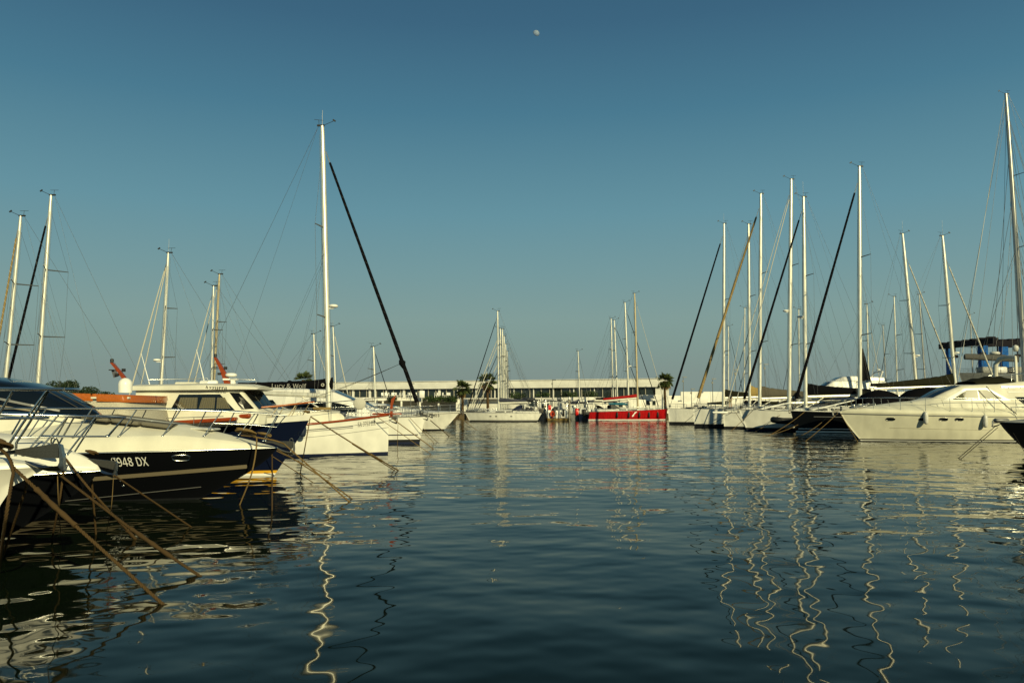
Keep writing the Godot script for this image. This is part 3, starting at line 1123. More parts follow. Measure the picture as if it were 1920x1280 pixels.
	var tint = func(p):
		if p.y > 1.03 and p.y < 1.50 and absf(p.x - 0.01) < 0.30 and not (p.y < 1.2 and absf(p.x - 0.01) > 0.2):
			return Color(0.012, 0.013, 0.018)
		if p.y > 0.50 and p.y < 1.03 and absf(p.x - 0.015) < 0.2:
			return Color(0.23, 0.19, 0.12)
		if p.y < 0.085:
			return Color(0.04, 0.035, 0.03)
		return Color(0.33, 0.18, 0.11)
	for x in range(1, nx - 1):
		for y in range(1, ny - 1):
			for z in range(1, nz - 1):
				var k = (x * ny + y) * nz + z
				for ax in 3:
					var k2 = k + [ny * nz, nz, 1][ax]
					if (field[k] < 0) == (field[k2] < 0):
						continue
					var st1 = [nz, 1, ny * nz][ax]; var st2 = [1, ny * nz, nz][ax]
					var ids = [k, k - st1, k - st1 - st2, k - st2]
					var ok = true
					for i in ids:
						ok = ok and vid.has(i)
					if not ok:
						continue
					if field[k] < 0:
						ids.reverse()
					for w in [0, 2, 1, 0, 3, 2]:
						var p = verts[vid[ids[w]]]
						s.set_color(tint.call(p))
						s.add_vertex(p)
	var m = mat("body", 1, 1, 1, 0.8)
	m.vertex_color_use_as_albedo = true
	put("body", s, m, o)
	var hs = new_st()
	lathe(hs, [Vector2(0.100, 0.0), Vector2(0.104, 0.05), Vector2(0.085, 0.105), Vector2(0.03, 0.128), Vector2(0.002, 0.13)], 14, Transform3D(Basis(Vector3(1, 0, 0), -0.25), Vector3(0.015, 1.68, 0.005)))
	put("hair", hs, mat("hair", 0.02, 0.014, 0.01, 0.7), o)
	return o

# ---------------------------------------------------------------- water
func build_water():
	var n = 1024
	var tile = 17.0
	var g = RandomNumberGenerator.new()
	g.seed = 77
	var waves = []
	var total = 0.0
	for k in 34:
		var lam = 0.26 * pow(9.0, pow(g.randf(), 0.75))
		var a = g.randfn() * 0.6 + PI * 0.5
		if g.randf() < 0.22:
			a = g.randf() * TAU
		var i = roundi(tile / lam * cos(a)); var j = roundi(tile / lam * sin(a))
		if i == 0 and j == 0:
			j = 5
		var amp = pow(lam, 0.42) * g.randf_range(0.6, 1.2)
		waves.append([i, j, g.randf() * TAU, amp])
		total += amp * amp * 0.5
	var rms = 0.0245
	var gain = 10.0
	var sx = PackedFloat32Array(); var sz = PackedFloat32Array()
	sx.resize(n * n); sz.resize(n * n)
	for w in waves:
		var kl = sqrt(float(w[0] * w[0] + w[1] * w[1]))
		var am = w[3] * rms / sqrt(total)
		var ax = am * w[0] / kl * gain; var az = am * w[1] / kl * gain
		var ca = PackedFloat32Array(); var sa = PackedFloat32Array()
		ca.resize(n); sa.resize(n)
		for x in n:
			ca[x] = cos(TAU * w[0] * x / n); sa[x] = sin(TAU * w[0] * x / n)
		for y in n:
			var cb = cos(TAU * w[1] * y / n + w[2]); var sb = sin(TAU * w[1] * y / n + w[2])
			var row = y * n
			for x in n:
				var c = ca[x] * cb - sa[x] * sb
				sx[row + x] += ax * c
				sz[row + x] += az * c
	var buf = PackedFloat32Array()
	buf.resize(n * n * 3)
	for k in n * n:
		buf[3 * k] = clampf(0.5 - 0.5 * sx[k], 0, 1)
		buf[3 * k + 1] = clampf(0.5 + 0.5 * sz[k], 0, 1)
		buf[3 * k + 2] = 1.0
	var img = Image.create_from_data(n, n, false, Image.FORMAT_RGBF, buf.to_byte_array())
	var m = StandardMaterial3D.new()
	m.albedo_color = Color(0.0040, 0.0078, 0.0036).linear_to_srgb()
	m.roughness = 0.03
	m.metallic_specular = 0.175
	m.normal_enabled = true
	m.normal_texture = ImageTexture.create_from_image(img)
	m.normal_scale = 1.0 / gain
	# the longer, slower undulation is in the surface itself
	var swell = []
	for k in 9:
		var lam = g.randf_range(2.6, 8.0)
		var a = g.randf_range(0.2, 2.9) if k % 3 else g.randf() * TAU
		swell.append([TAU / lam * cos(a), TAU / lam * sin(a), g.randf() * TAU, 0.0095 * lam / TAU * g.randf_range(0.5, 1.1)])
	var st = SurfaceTool.new()
	st.begin(Mesh.PRIMITIVE_TRIANGLES)
	var xs = []
	var x = -700.0
	while x <= 700.0:
		xs.append(x)
		x += 0.62 if x > -46.0 and x < 62.0 else (6.0 if absf(x) < 160 else 60.0)
	var zs = []
	var z = 60.0
	while z >= -900.0:
		zs.append(z)
		z -= 0.55 if z < 2.0 and z > -110.0 else (1.6 if z < 2 and z > -165.0 else 30.0)
	for zz in zs:
		for xx in xs:
			var fade = smoothstep(-60.0, -40.0, xx) * (1.0 - smoothstep(56.0, 76.0, xx)) * smoothstep(-170.0, -120.0, zz) * (1.0 - smoothstep(2.0, 20.0, zz))
			var y = 0.0
			var dx = 0.0
			var dz = 0.0
			if fade > 0.0:
				for w in swell:
					var ph = w[0] * xx + w[1] * zz + w[2]
					y += w[3] * sin(ph)
					var c = w[3] * cos(ph)
					dx += c * w[0]; dz += c * w[1]
			st.set_normal(Vector3(-dx * fade, 1, -dz * fade).normalized())
			st.set_uv(Vector2(xx, zz) / tile)
			st.add_vertex(Vector3(xx, y * fade, zz))
	var w_ = xs.size()
	for j in zs.size() - 1:
		for i in w_ - 1:
			var a = j * w_ + i
			for k in [a, a + w_, a + 1, a + 1, a + w_, a + w_ + 1]:
				st.add_index(k)
	st.generate_tangents()
	structure("water", st.commit(), m)

# ---------------------------------------------------------------- the scene
func _ready():
	var cam = Camera3D.new()
	cam.name = "camera"
	add_child(cam)
	cam.position = Vector3(0, EYE, 0)
	cam.rotation.x = TILT
	cam.fov = rad_to_deg(2.0 * atan(640.0 / FOCAL))
	cam.near = 0.1
	cam.far = 4000.0
	cam.current = true
	var env = Environment.new()
	env.background_mode = Environment.BG_SKY
	var sky = Sky.new()
	var pano = PanoramaSkyMaterial.new()
	var air = [[-90, .04, .055, .055], [-0.5, .05, .07, .07], [0, .212, .288, .25], [2.4, .22, .305, .266], [6.2, .222, .338, .318], [9.5, .178, .32, .34], [13.6, .130, .288, .35], [20.6, .068, .194, .280], [26.4, .046, .131, .214], [32, .034, .102, .175], [50, .022, .07, .135], [90, .015, .05, .10]]
	var si = Image.create_empty(16, 720, false, Image.FORMAT_RGBF)
	for y in 720:
		var e = 90.0 - (y + 0.5) / 4.0
		var c = Color(0, 0, 0)
		for k in air.size() - 1:
			if e >= air[k][0] and e <= air[k + 1][0]:
				var f = (e - air[k][0]) / (air[k + 1][0] - air[k][0])
				c = Color(air[k][1], air[k][2], air[k][3]).lerp(Color(air[k + 1][1], air[k + 1][2], air[k + 1][3]), f)
		for x in 16:
			si.set_pixel(x, y, c)
	pano.panorama = ImageTexture.create_from_image(si)
	sky.sky_material = pano
	env.sky = sky
	env.tonemap_mode = Environment.TONE_MAPPER_LINEAR
	env.tonemap_exposure = 1.0
	env.sdfgi_enabled = true
	env.ssao_enabled = true
	env.ssil_enabled = true
	var we = WorldEnvironment.new()
	we.name = "world_environment"
	we.environment = env
	add_child(we)
	var sun = DirectionalLight3D.new()
	sun.name = "sun"
	add_child(sun)
	var az = deg_to_rad(27.0)
	var el = deg_to_rad(22.0)
	var to_sun = Vector3(sin(az) * cos(el), sin(el), cos(az) * cos(el))
	sun.look_at_from_position(to_sun * 100.0, Vector3.ZERO, Vector3.UP)
	sun.light_energy = 1.5
	sun.light_color = Color(1.0, 0.955, 0.735)
	sun.light_angular_distance = 0.5
	sun.shadow_enabled = true

	make_materials()
	build_water()
	build_shore()
	build_building()
	build_left_near()
	build_left_far()
	build_right()
	build_centre()
	build_lift()
	build_ropes()
	build_moon(to_sun)

func build_moon(to_sun):
	# the half that the sun lights, as it shows by day
	var o = thing("moon", "pale gibbous moon high in the blue sky", "moon", spot(1005, 63, 2400))
	var s = new_st()
	var r = 10.6
	var rings = []
	var e3 = to_sun
	var e1 = e3.cross(Vector3.UP).normalized()
	var e2 = e3.cross(e1)
	for i in 13:
		var th = PI * 0.5 * i / 12.0
		var ring = []
		for j in 32:
			var a = TAU * j / 32
			ring.append((e3 * cos(th) + (e1 * cos(a) + e2 * sin(a)) * sin(th)) * r)
		rings.append(ring)
	loft(s, rings, true, false, false)
	noise_tex("maria", 0.02, 3, 0.45, 1.0, 4)
	var m = mat("moonlight_grey", 0.60, 0.74, 0.95, 1.0, 0, 0.0, "maria", Vector3(0.05, 0.05, 0.05))
	m.albedo_color.a = 0.72
	m.transparency = BaseMaterial3D.TRANSPARENCY_ALPHA
	put("lit_face", s, m, o)

# ---------------------------------------------------------------- quays, pier, wall
func build_shore():
	var s = new_st()
	bx(s, Vector3(20, -0.4, -330), Vector3(700, 2.4, 344))
	structure("quay_ground", s, M.concrete)
	var f = new_st()
	for k in 60:
		bx(f, Vector3(-176 + k * 6.0, 0.3, -157.9), Vector3(5.9, 1.5, 0.3))
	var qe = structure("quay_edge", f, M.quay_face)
	# piers that the two rows of boats lie stern-to
	for p in [[44.0, "right"], [-24.0, "left"]]:
		var t = new_st()
		bx(t, Vector3(p[0], 0.2, -84), Vector3(3.2, 1.3, 148))
		structure("pier_deck", t, M.concrete)
	# breakwater wall, lower step then the higher run
	var w = thing("breakwater_wall", "long low white wall closing the harbour behind the right hand masts", "wall", Vector3(33, 0.8, -170))
	var x = 0.0
	var k = 0
	while x < 66.0:
		var ww = 2.9 if k == 0 else 6.3
		var hh = 3.9 if k == 0 else 4.75
		var b = new_st()
		rbox(b, Vector3(x + ww * 0.5, hh * 0.5, 0), Vector3(ww - 0.02, hh, 0.7), 0.04)
		put("wall_panel", b, M.plaster, w)
		x += ww
		k += 1

func lamp_post(label, px, d, top_y, group = "lamp posts on the quay"):
	var g = 0.8
	var h = spot(px, top_y, d).y - g
	var o = thing("lamp_post", label, "lamp post", Vector3(spot(px, 750, d).x, g, -d), 0.0, group)
	var s = new_st()
	tube(s, [Vector3.ZERO, Vector3(0, h, 0)], [0.09, 0.05], 6)
	put("pole", s, M.dull_steel, o)
	var l = new_st()
	bx(l, Vector3(0.3, h - 0.1, 0), Vector3(0.8, 0.14, 0.25))
	bx(l, Vector3(-0.05, h - 0.9, 0), Vector3(0.3, 0.35, 0.3))
	put("lamp_head", l, M.dull_steel, o)

func build_building():
	var pr = spot(1237, 740, 174.0)
	var pl = spot(452, 740, 214.0)
	pr.y = 0.8; pl.y = 0.8
	var along = pl - pr
	var length = along.length()
	var o = thing("harbour_building", "long white flat-roofed harbour building with a ribbon of dark windows", "building", pr, atan2(along.z, -along.x) + PI)
	# local x runs along the front to the left of the picture; find which side faces the water
	var zf = 1.0 if (o.transform.basis * Vector3(0, 0, 1)).z > 0 else -1.0
	var dirx = 1.0 if (o.transform.basis * Vector3(1, 0, 0)).dot(along) > 0 else -1.0
	var X = func(v): return v * dirx
	var s = new_st()
	bx(s, Vector3(X.call(length * 0.5), 1.75, -zf * 6.0), Vector3(length, 3.5, 12.0))
	put("ground_floor_wall", s, M.plaster, o)
	s = new_st()
	bx(s, Vector3(X.call(length * 0.5), 6.75, -zf * 6.0), Vector3(length + 0.6, 1.75, 13.2))
	put("roof_fascia", s, M.plaster, o)
	s = new_st()
	bx(s, Vector3(X.call(length * 0.5), 7.68, -zf * 6.0), Vector3(length + 1.0, 0.12, 13.6))
	put("roof_coping", s, M.plaster, o)
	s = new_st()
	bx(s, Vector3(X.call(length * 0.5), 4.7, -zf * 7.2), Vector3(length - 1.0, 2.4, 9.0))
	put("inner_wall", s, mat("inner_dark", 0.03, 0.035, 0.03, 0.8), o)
	s = new_st()
	bx(s, Vector3(X.call(0.45), 4.7, -zf * 6.0), Vector3(0.9, 2.4, 12.0))
	put("end_wall", s, M.plaster, o)
	# panes and mullions: wide and narrow by turns
	var x = 1.2
	var k = 0
	while x < length - 3.0:
		var w = 1.85 if k % 3 == 0 else (1.7 if k % 3 == 1 else 0.75)
		var p = new_st()
		bx(p, Vector3(X.call(x + w * 0.5), 4.69, -zf * (0.40 + 0.02 * sin(k * 2.1))), Vector3(w - 0.02, 2.36, 0.05), Basis(Vector3(0, 1, 0), 0.012 * sin(k * 3.7)))
		put("window", p, M.building_glass, o)
		var mu = new_st()
		bx(mu, Vector3(X.call(x + w + 0.08), 4.69, -zf * 0.25), Vector3(0.10 if k % 3 != 1 else (0.16 if x < 50.0 else 0.55), 2.38, 0.3))
		put("mullion", mu, M.plaster if k % 3 == 1 else mat("mullion_grey", 0.36, 0.34, 0.28, 0.6), o)
		x += w + 0.18
		k += 1
	s = new_st()
	bx(s, Vector3(X.call(length * 0.5), 3.48, zf * 0.8), Vector3(length, 0.22, 2.2))
	put("terrace_ledge", s, M.plaster, o)
	# the low annex that bulges towards the water
	var a = thing("curved_annex", "low white curved annex with a door below the window ribbon", "building", Vector3(spot(1098, 760, 162).x, 0.8, -163))
	s = new_st()
	var rings = []
	for lv in [0.0, 1.0]:
		var ring = []
		for i in 25:
			var f = i / 24.0 * 2.0 - 1.0
			var hh = 2.95 + 0.55 * (1.0 - f * f)
			ring.append(Vector3(f * 12.4, hh * lv, 2.2 * (1.0 - f * f)))
		rings.append(ring)
	loft(s, rings)
	for i in 24:
		s.set_smooth_group(-1)
		quad(s, rings[1][i], rings[1][i + 1], rings[1][i + 1] + Vector3(0, 0, -6.0 - rings[1][i + 1].z), rings[1][i] + Vector3(0, 0, -6.0 - rings[1][i].z))
	put("wall", s, M.plaster, a)
	for d in [[-7.9, 0.0, 1.0, 2.2, "door"], [-10.6, 0.3, 1.6, 2.3, "window"], [-3.4, 1.2, 0.28, 1.2, "window"], [7.0, 1.5, 0.9, 0.9, "window"]]:
		var f = d[0] / 12.4
		var zz = 2.2 * (1.0 - f * f)
		var slope = atan(-2.0 * 2.2 * f / 12.4)
		var b = new_st()
		bx(b, Vector3(d[0], d[1] + d[3] * 0.5, zz + 0.02), Vector3(d[2] + 0.16, d[3] + 0.12, 0.12), Basis(Vector3(0, 1, 0), -slope))
		var fr = put(d[4], b, mat("mullion_grey", 0.3, 0.3, 0.3), a)
		b = new_st()
		bx(b, Vector3(d[0], d[1] + d[3] * 0.5, zz + 0.07), Vector3(d[2], d[3], 0.06), Basis(Vector3(0, 1, 0), -slope))
		put("pane", b, M.building_glass, fr)
	# right end: a wing with a swept wall and two small windows
	var e = thing("end_wing", "white end wing with two small windows and a wall sweeping down", "building", Vector3(spot(1222, 760, 166).x, 0.8, -168))
	s = new_st()
	prism(s, [Vector2(-2.6, 0), Vector2(8.6, 0), Vector2(8.6, 1.9), Vector2(6.2, 2.4), Vector2(4.2, 3.6), Vector2(2.6, 4.1), Vector2(-2.6, 4.1)], -3.0, 0.0)
	put("wall", s, M.plaster, e)
	for wx in [-0.4, 0.85]:
		var b = new_st()
		bx(b, Vector3(wx, 2.35, 0.03), Vector3(0.95, 1.2, 0.08))
		var fr = put("window", b, M.white_paint, e)
		b = new_st()
		bx(b, Vector3(wx, 2.35, 0.08), Vector3(0.7, 0.95, 0.05))
		put("pane", b, M.building_glass, fr)
	# left: terrace pavilion with open bays
	var t = thing("terrace_pavilion", "low white terrace pavilion with shaded open bays by the quay", "building", Vector3(spot(852, 760, 172).x, 0.8, -172))
	s = new_st()
	bx(s, Vector3(-13.5, 3.2, -3), Vector3(29, 0.7, 7))
	put("roof_slab", s, M.plaster, t)
	s = new_st()
	bx(s, Vector3(-13.5, 1.4, -6.2), Vector3(29, 2.8, 0.4))
	put("back_wall", s, M.plaster, t)
	for k2 in 8:
		s = new_st()
		bx(s, Vector3(0.6 - k2 * 4.0, 1.42, 0.1), Vector3(0.35, 2.84, 0.4))
		put("column", s, M.plaster, t)
	s = new_st()
	bx(s, Vector3(1.6, 1.6, -1.0), Vector3(2.4, 3.2, 4))
	put("stair_block", s, M.plaster, t)
	var g = RandomNumberGenerator.new()
	g.seed = 9
	for k2 in 20:   # chairs and umbrellas folded on the terrace
		var c = thing("terrace_chair", "small white chair on the terrace in front of the window ribbon", "chair", Vector3(spot(715 + k2 * 5.2 + (28 if k2 > 13 else 0), 750, 170).x, 4.36, -170.6 - g.randf()), g.randf() * TAU, "white terrace chairs")
		s = new_st()
		bx(s, Vector3(0, 0.45, 0), Vector3(0.5, 0.06, 0.5))
		bx(s, Vector3(0, 0.75, -0.23), Vector3(0.5, 0.55, 0.05))
		for q in 4:
			bx(s, Vector3(0.21 * (1 if q & 1 else -1), 0.21, 0.21 * (1 if q & 2 else -1)), Vector3(0.05, 0.42, 0.05))
		put("frame", s, M.white_paint, c)
	s = new_st()
	rbox(s, Vector3(0, 0, 0), Vector3(1.1, 1.5, 0.3), 0.05)
	var sign_ = thing("notice_board", "white notice board standing on the terrace edge", "sign", spot(791, 739, 170))
	put("panel", s, M.white_paint, sign_)
	s = new_st()
	bx(s, Vector3(0, -1.2, 0), Vector3(0.12, 1.2, 0.12))
	put("post", s, M.white_paint, sign_)
	# plants
	var bushes = [[735, 750, 1.2], [806, 749, 1.6], [815, 750, 1.5], [822, 748, 1.5], [838, 748, 1.3], [845, 750, 1.5], [853, 749, 1.4], [963, 742, 1.2], [975, 745, 1.4], [1018, 741, 1.5], [1062, 741, 1.6], [1072, 742, 1.2], [1104, 740, 1.5], [1113, 741, 1.0]]
	var words_ = ["alone left of the notice board", "just right of the notice board", "second right of the notice board", "third right of the notice board", "near the left palm", "beside the left palm", "at the foot of the left palm", "left of the masts in the middle", "right of the masts in the middle", "above the annex door", "above the middle of the annex", "beside the clipped bush over the annex", "above the annex window", "at the right end of the annex roof"]
	for k2 in bushes.size():
		var b = bushes[k2]
		var at = spot(b[0], b[1] + 5, 171.0)
		leafy("shrub", "dark green shrub " + words_[k2], "shrub", at, Vector3(b[2], 0.75, 0.8), 500, 0.16, M.leaf if k2 % 2 else M.leaf_dark, 40 + k2, 0.0, "shrubs along the terrace")
	palm("short fan palm left of the tall masts, in front of the terrace pavilion", 866, 160, 0.8, spot(866, 728, 160).y - 0.8, 2.08, 1)
	palm("fan palm half hidden behind the forestays of the middle yachts", 914, 164, 0.8, spot(914, 716, 164).y - 0.8, 2.26, 2)
	palm("slim fan palm with a dry skirt at the right end of the building", 1248, 162, 0.8, spot(1248, 714, 162).y - 0.8, 2.08, 3)
	palm("fan palm showing above the black boom cover on the left", 568, 150, 0.8, spot(568, 712, 150).y - 0.8, 2.02, 4)
	leafy("tree", "broad dark leafy tree above the far left boats", "tree", Vector3(spot(137, 730, 185).x, 0.8, -185), Vector3(5.4, 3.1, 3.5), 8000, 0.24, M.leaf_dark, 71, 2.0)
	leafy("tree", "lower leafy tree to the right of the broad tree on the left", "tree", Vector3(spot(178, 735, 180).x, 0.8, -181), Vector3(3.2, 1.7, 2.4), 2600, 0.22, M.leaf_dark, 72, 1.6)
	leafy("tree", "small rounded tree right of the lower tree on the left", "tree", Vector3(spot(205, 737, 178).x, 0.8, -179), Vector3(2.0, 1.4, 1.6), 1400, 0.2, M.leaf, 73, 1.4)
	lamp_post("slender lamp post just right of the slim palm", 1282, 158, 706)
	lamp_post("short lamp post in front of the white wall's left end", 1297, 158, 728)
	lamp_post("lamp post over the white wall behind the tan forestay", 1337, 160, 709)
	lamp_post("tall lamp post over the white wall near the standing person", 1380, 160, 692)
	lamp_post("lamp post between the brown and yellow sail covers", 1436, 160, 682)
	lamp_post("thin lamp post in front of the long roof left of the small mast", 1036, 158, 711)
	lamp_post("thin lamp post on the pavilion beside the black forestay", 770, 158, 718)
	# cars parked under the wall
	for c in [["dark", 1300, "dark hatchback parked under the white wall", 0.015], ["silver", 1322, "white car parked under the wall right of the dark one", 0.5], ["white", 1337, "white car parked farthest right under the white wall", 0.62]]:
		car(c[2], spot(c[1], 760, 161), c[3])

func car(label, p, shade):
	var o = thing("parked_car", label, "car", Vector3(p.x, 0.8, p.z), 0.15, "cars parked under the white wall")
	var m = mat("car_%d" % int(shade * 1000), shade, shade, shade, 0.25)
	var st = [[-2.0, 0.3, 0.75, 0.8, 0.7], [-1.9, 0.3, 0.95, 0.85, 0.75], [0.0, 0.25, 0.95, 0.86, 0.8], [1.2, 0.3, 0.88, 0.84, 0.76], [2.0, 0.3, 0.65, 0.78, 0.66]]
	house(o, "body", st, m, 0.12, 0.02)
	var cb = [[-1.85, 0.9, 1.1, 0.76, 0.62], [-1.4, 0.9, 1.45, 0.78, 0.58], [-0.1, 0.9, 1.48, 0.78, 0.58], [0.95, 0.9, 0.98, 0.76, 0.66]]
	house(o, "cabin", cb, M.dark_glass, 0.1, 0.02)
	for q in 4:
		var w = new_st()
		lathe(w, [Vector2(0.02, -0.1), Vector2(0.32, -0.1), Vector2(0.32, 0.1), Vector2(0.02, 0.1)], 12, Transform3D(Basis(Vector3(1, 0, 0), PI / 2), Vector3(1.25 if q & 1 else -1.25, 0.32, 0.78 if q & 2 else -0.78)))
		put("wheel", w, M.rubber, o)

# crowned foredeck moulding above the sheer: a: height of the deck edge over the sheer, c: of the middle
func crown_deck(root, h, called, m, a_max, a_run, c_max, c_run, edge_in = 0.06, blunt = false, taper = 0.55):
	var s = new_st()
	var rings = []
	for i in 31:
		var u = 1.0 - pow(1.0 - i / 30.0, 1.5)
		var p = h_point(h, u, 1.0, 1)
		var a = a_max * pow(clampf(-p.x / a_run, 0.0, 1.0), taper)
		var c = a + 0.05 * clampf(-p.x, 0, 1) + c_max * (pow(clampf(-p.x / c_run, 0, 1), 0.6) if blunt else smoothstep(0.0, 1.0, clampf(-p.x / c_run, 0, 1)))
		var w = maxf(p.z, 0.0)
		var ring = []
		for q in [[1.0, 0.0], [1.0 - edge_in * 0.4, 0.55], [1.0 - edge_in, 0.93], [1.0 - edge_in * 1.5, 1.0]]:
			ring.append(Vector3(p.x, p.y + a * q[1], w * q[0]))
		for f in [0.74, 0.5, 0.25]:
			ring.append(Vector3(p.x, p.y + lerpf(a, c, pow(1.0 - f / (1.0 - edge_in * 1.5), 0.8)), w * f))
		ring.append(Vector3(p.x, p.y + c, 0))
		var full = ring.duplicate()
		for k in range(ring.size() - 2, -1, -1):
			full.append(Vector3(ring[k].x, ring[k].y, -ring[k].z))
		rings.append(full)
	for i in rings.size() - 1:
		for j in rings[0].size() - 1:
			s.set_smooth_group(2 if j in [3, 4, 5, 6, 7, 8, 9, 10, 11] and j > 2 and j < rings[0].size() - 4 else 1)
			quad(s, rings[i][j], rings[i + 1][j], rings[i + 1][j + 1], rings[i][j + 1])
	s.set_smooth_group(0)
	return put(called, s, m, root)

func hz(h, x):
	return absf(h_at(h, x, h_sheer(h, clampf((x + h.l) / h.l, 0, 1)) - 0.01, 1).z)

func stanchion(root, a, b, r = 0.016, m = "chrome"):
	var s = new_st()
	tube(s, [a, a.lerp(b, 0.5), b], r, 8)
	lathe(s, [Vector2(0.034, 0.0), Vector2(0.034, 0.012), Vector2(0.018, 0.03)], 8, Transform3D(Basis(), a))
	return put("stanchion", s, M[m], root)

func build_left_near():
	# ---- nearest white boat, only its bow in the frame
	var r = thing("motor_boat", "nearest white motor boat, only its bow rail and anchor in the lower left corner", "motor boat", Vector3(spot(92, 868, 11).x, 0, -11), 0.05, "motor boats in the near left row")
	var h = hull_def(11.0, 3.6, 1.58, 1.35, 1.0, {gb = 0.42, rc = 0.42, p = 1.9})
	build_hull(r, h, [["antifouling", -0.35, 0.05, M.antifoul], ["hull", 0.05, null, M.gelcoat]])
	crown_deck(r, h, "foredeck", M.gelcoat, 0.20, 2.2, 0.42, 5.0, 0.1)
	hull_rail(r, h, "rub_rail", M.chrome, 0.035, -0.03)
	hull_rail(r, h, "lower_rub_rail", M.steel, 0.02, -0.11)
	var dl = new_st()
	rbox(dl, Vector3(-1.7, 1.98, 0.1), Vector3(0.62, 0.05, 0.62), 0.02)
	put("hatch", dl, M.deck_white, r)
	for side in [1, -1]:
		var s = new_st()
		var z = func(x): return side * maxf(hz(h, x) - 0.2, 0.05)
		tube(s, poly_path([Vector3(-6.0, 2.55, z.call(-6.0)), Vector3(-3.0, 2.61, z.call(-3.0)), Vector3(-1.2, 2.64, z.call(-1.2)), Vector3(0.25, 2.635, side * 0.2)], 20), 0.022, 8)
		put("top_rail", s, M.chrome, r)
		s = new_st()
		tube(s, poly_path([Vector3(-6.0, 2.15, z.call(-6.0)), Vector3(-3.0, 2.2, z.call(-3.0)), Vector3(-1.2, 2.23, z.call(-1.2)), Vector3(-0.13, 2.245, side * 0.18)], 20), 0.018, 8)
		put("middle_rail", s, M.chrome, r)
		for x in [-0.5, -1.15, -2.4, -3.8]:
			s = new_st()
			var zz = maxf(hz(h, x) - 0.12, 0.08) * side
			tube(s, [Vector3(x, 1.72, zz), Vector3(x, 1.9, zz), Vector3(x + 0.16, 2.17, zz), Vector3(x + 0.43, 2.62, (absf(zz) - 0.06) * side)], 0.018, 8)
			put("stanchion", s, M.chrome, r)
	var nose = new_st()
	tube(nose, [Vector3(0.25, 2.635, 0.2), Vector3(0.3, 2.635, 0.1), Vector3(0.3, 2.635, -0.1), Vector3(0.25, 2.635, -0.2)], 0.022, 8)
	put("rail_nose", nose, M.chrome, r)
	anchor(r, Vector3(0.16, 1.80, 0.16), 0.86, M.steel, 0.04)
	rope_coil(r, Vector3(-0.55, 1.84, 0.35), 0.22, 0.024, M.rope_brown, 4)
	# ---- second boat: white deck over a dark hull
	r = thing("motor_boat", "white-decked motor boat with a dark hull and V-shaped bow rail, second from the corner", "motor boat", Vector3(spot(188, 880, 14.5).x, 0, -14.5), 0.06, "motor boats in the near left row")
	h = hull_def(11.0, 3.5, 1.26, 1.05, 1.75, {gb = 0.34, rc = 1.3, p = 1.9})
	build_hull(r, h, [["antifouling", -0.35, 0.05, M.antifoul], ["hull", 0.05, null, M.black_hull]])
	crown_deck(r, h, "foredeck", M.gelcoat, 0.28, 1.6, 0.46, 2.3, 0.1, true)
	hull_rail(r, h, "rub_rail", M.chrome, 0.028, -0.02)
	for side in [1, -1]:
		var s = new_st()
		var z = func(x): return side * maxf(hz(h, x) - 0.15, 0.0)
		tube(s, poly_path([Vector3(-6.0, 2.33, z.call(-6.0)), Vector3(-3.5, 2.31, z.call(-3.5)), Vector3(-1.6, 2.27, z.call(-1.6)), Vector3(-0.5, 2.23, z.call(-0.5)), Vector3(0.41, 2.2, 0)], 24), 0.018, 8)
		put("top_rail", s, M.chrome, r)
		s = new_st()
		tube(s, [Vector3(-1.3, 1.86, z.call(-1.3)), Vector3(-0.5, 1.86, z.call(-0.5)), Vector3(0.1, 1.86, side * 0.03)], 0.014, 7)
		put("lower_rail", s, M.chrome, r)
		for x in [-0.55, -1.0, -1.15, -2.2, -3.3]:
			stanchion(r, Vector3(x, h.fb + 0.28, z.call(x)), Vector3(x + 0.46, 2.25, side * maxf(absf(z.call(x + 0.46)), 0.02)))
		stanchion(r, Vector3(0.1, 1.86, side * 0.03), Vector3(0.38, 2.2, 0.0), 0.013)
	anchor(r, Vector3(0.22, 1.34, 0.0), 0.66, M.steel, -0.22)
	rope_coil(r, Vector3(-0.72, 1.50, 0.45), 0.16, 0.02, M.rope_brown, 8)
	rope_coil(r, Vector3(-0.2, 1.52, -0.1), 0.12, 0.02, M.rope_brown, 18)
	var bt = new_st()
	tube(bt, [h_at(h, -1.9, 0.45, 1, 0.02), h_at(h, -1.75, 0.46, 1, 0.05)], 0.02, 6)
	put("towing_eye", bt, M.chrome, r)

	# ---- the black and white sports cruiser
	r = thing("motor_yacht", "black-hulled sports cruiser with white deck and number ending 948 DX", "motor yacht", Vector3(spot(520, 838, 21).x, 0, -21), 0.0, "motor boats in the near left row")
	h = hull_def(13.0, 4.1, 1.32, 1.22, 2.0, {gb = 0.36, rc = 1.35, p = 1.95, q = 1.1})
	build_hull(r, h, [["antifouling", -0.35, 0.04, M.antifoul], ["hull", 0.04, null, M.black_hull]], 34)
	crown_deck(r, h, "foredeck", M.cream, 0.40, 2.3, 0.55, 6.0, 0.09, false, 0.8)
	hull_rail(r, h, "rub_rail", M.chrome, 0.026, 0.0)
	hull_stripe(r, h, "stripe", M.taupe, -6.5, -0.75, 0.42, 0.80, 0.10)
	hull_stripe(r, h, "spray_rail", M.stripe_grey, -5.2, -1.9, 0.05, 0.34, 0.018, 0.03)
	for side in [1, -1]:
		hull_port(r, h, -2.16, 1.12, 0.20, 0.075, side, M.chrome, M.dark_glass)
		for y in [0.56, 0.42]:
			var ft = new_st()
			lathe(ft, [Vector2(0.035, 0), Vector2(0.03, 0.02), Vector2(0.012, 0.012)], 10, Transform3D(Basis(Vector3(1, 0, 0), PI / 2 * side), h_at(h, -3.62, y, side, 0.0)))
			put("skin_fitting", ft, M.chrome, r)
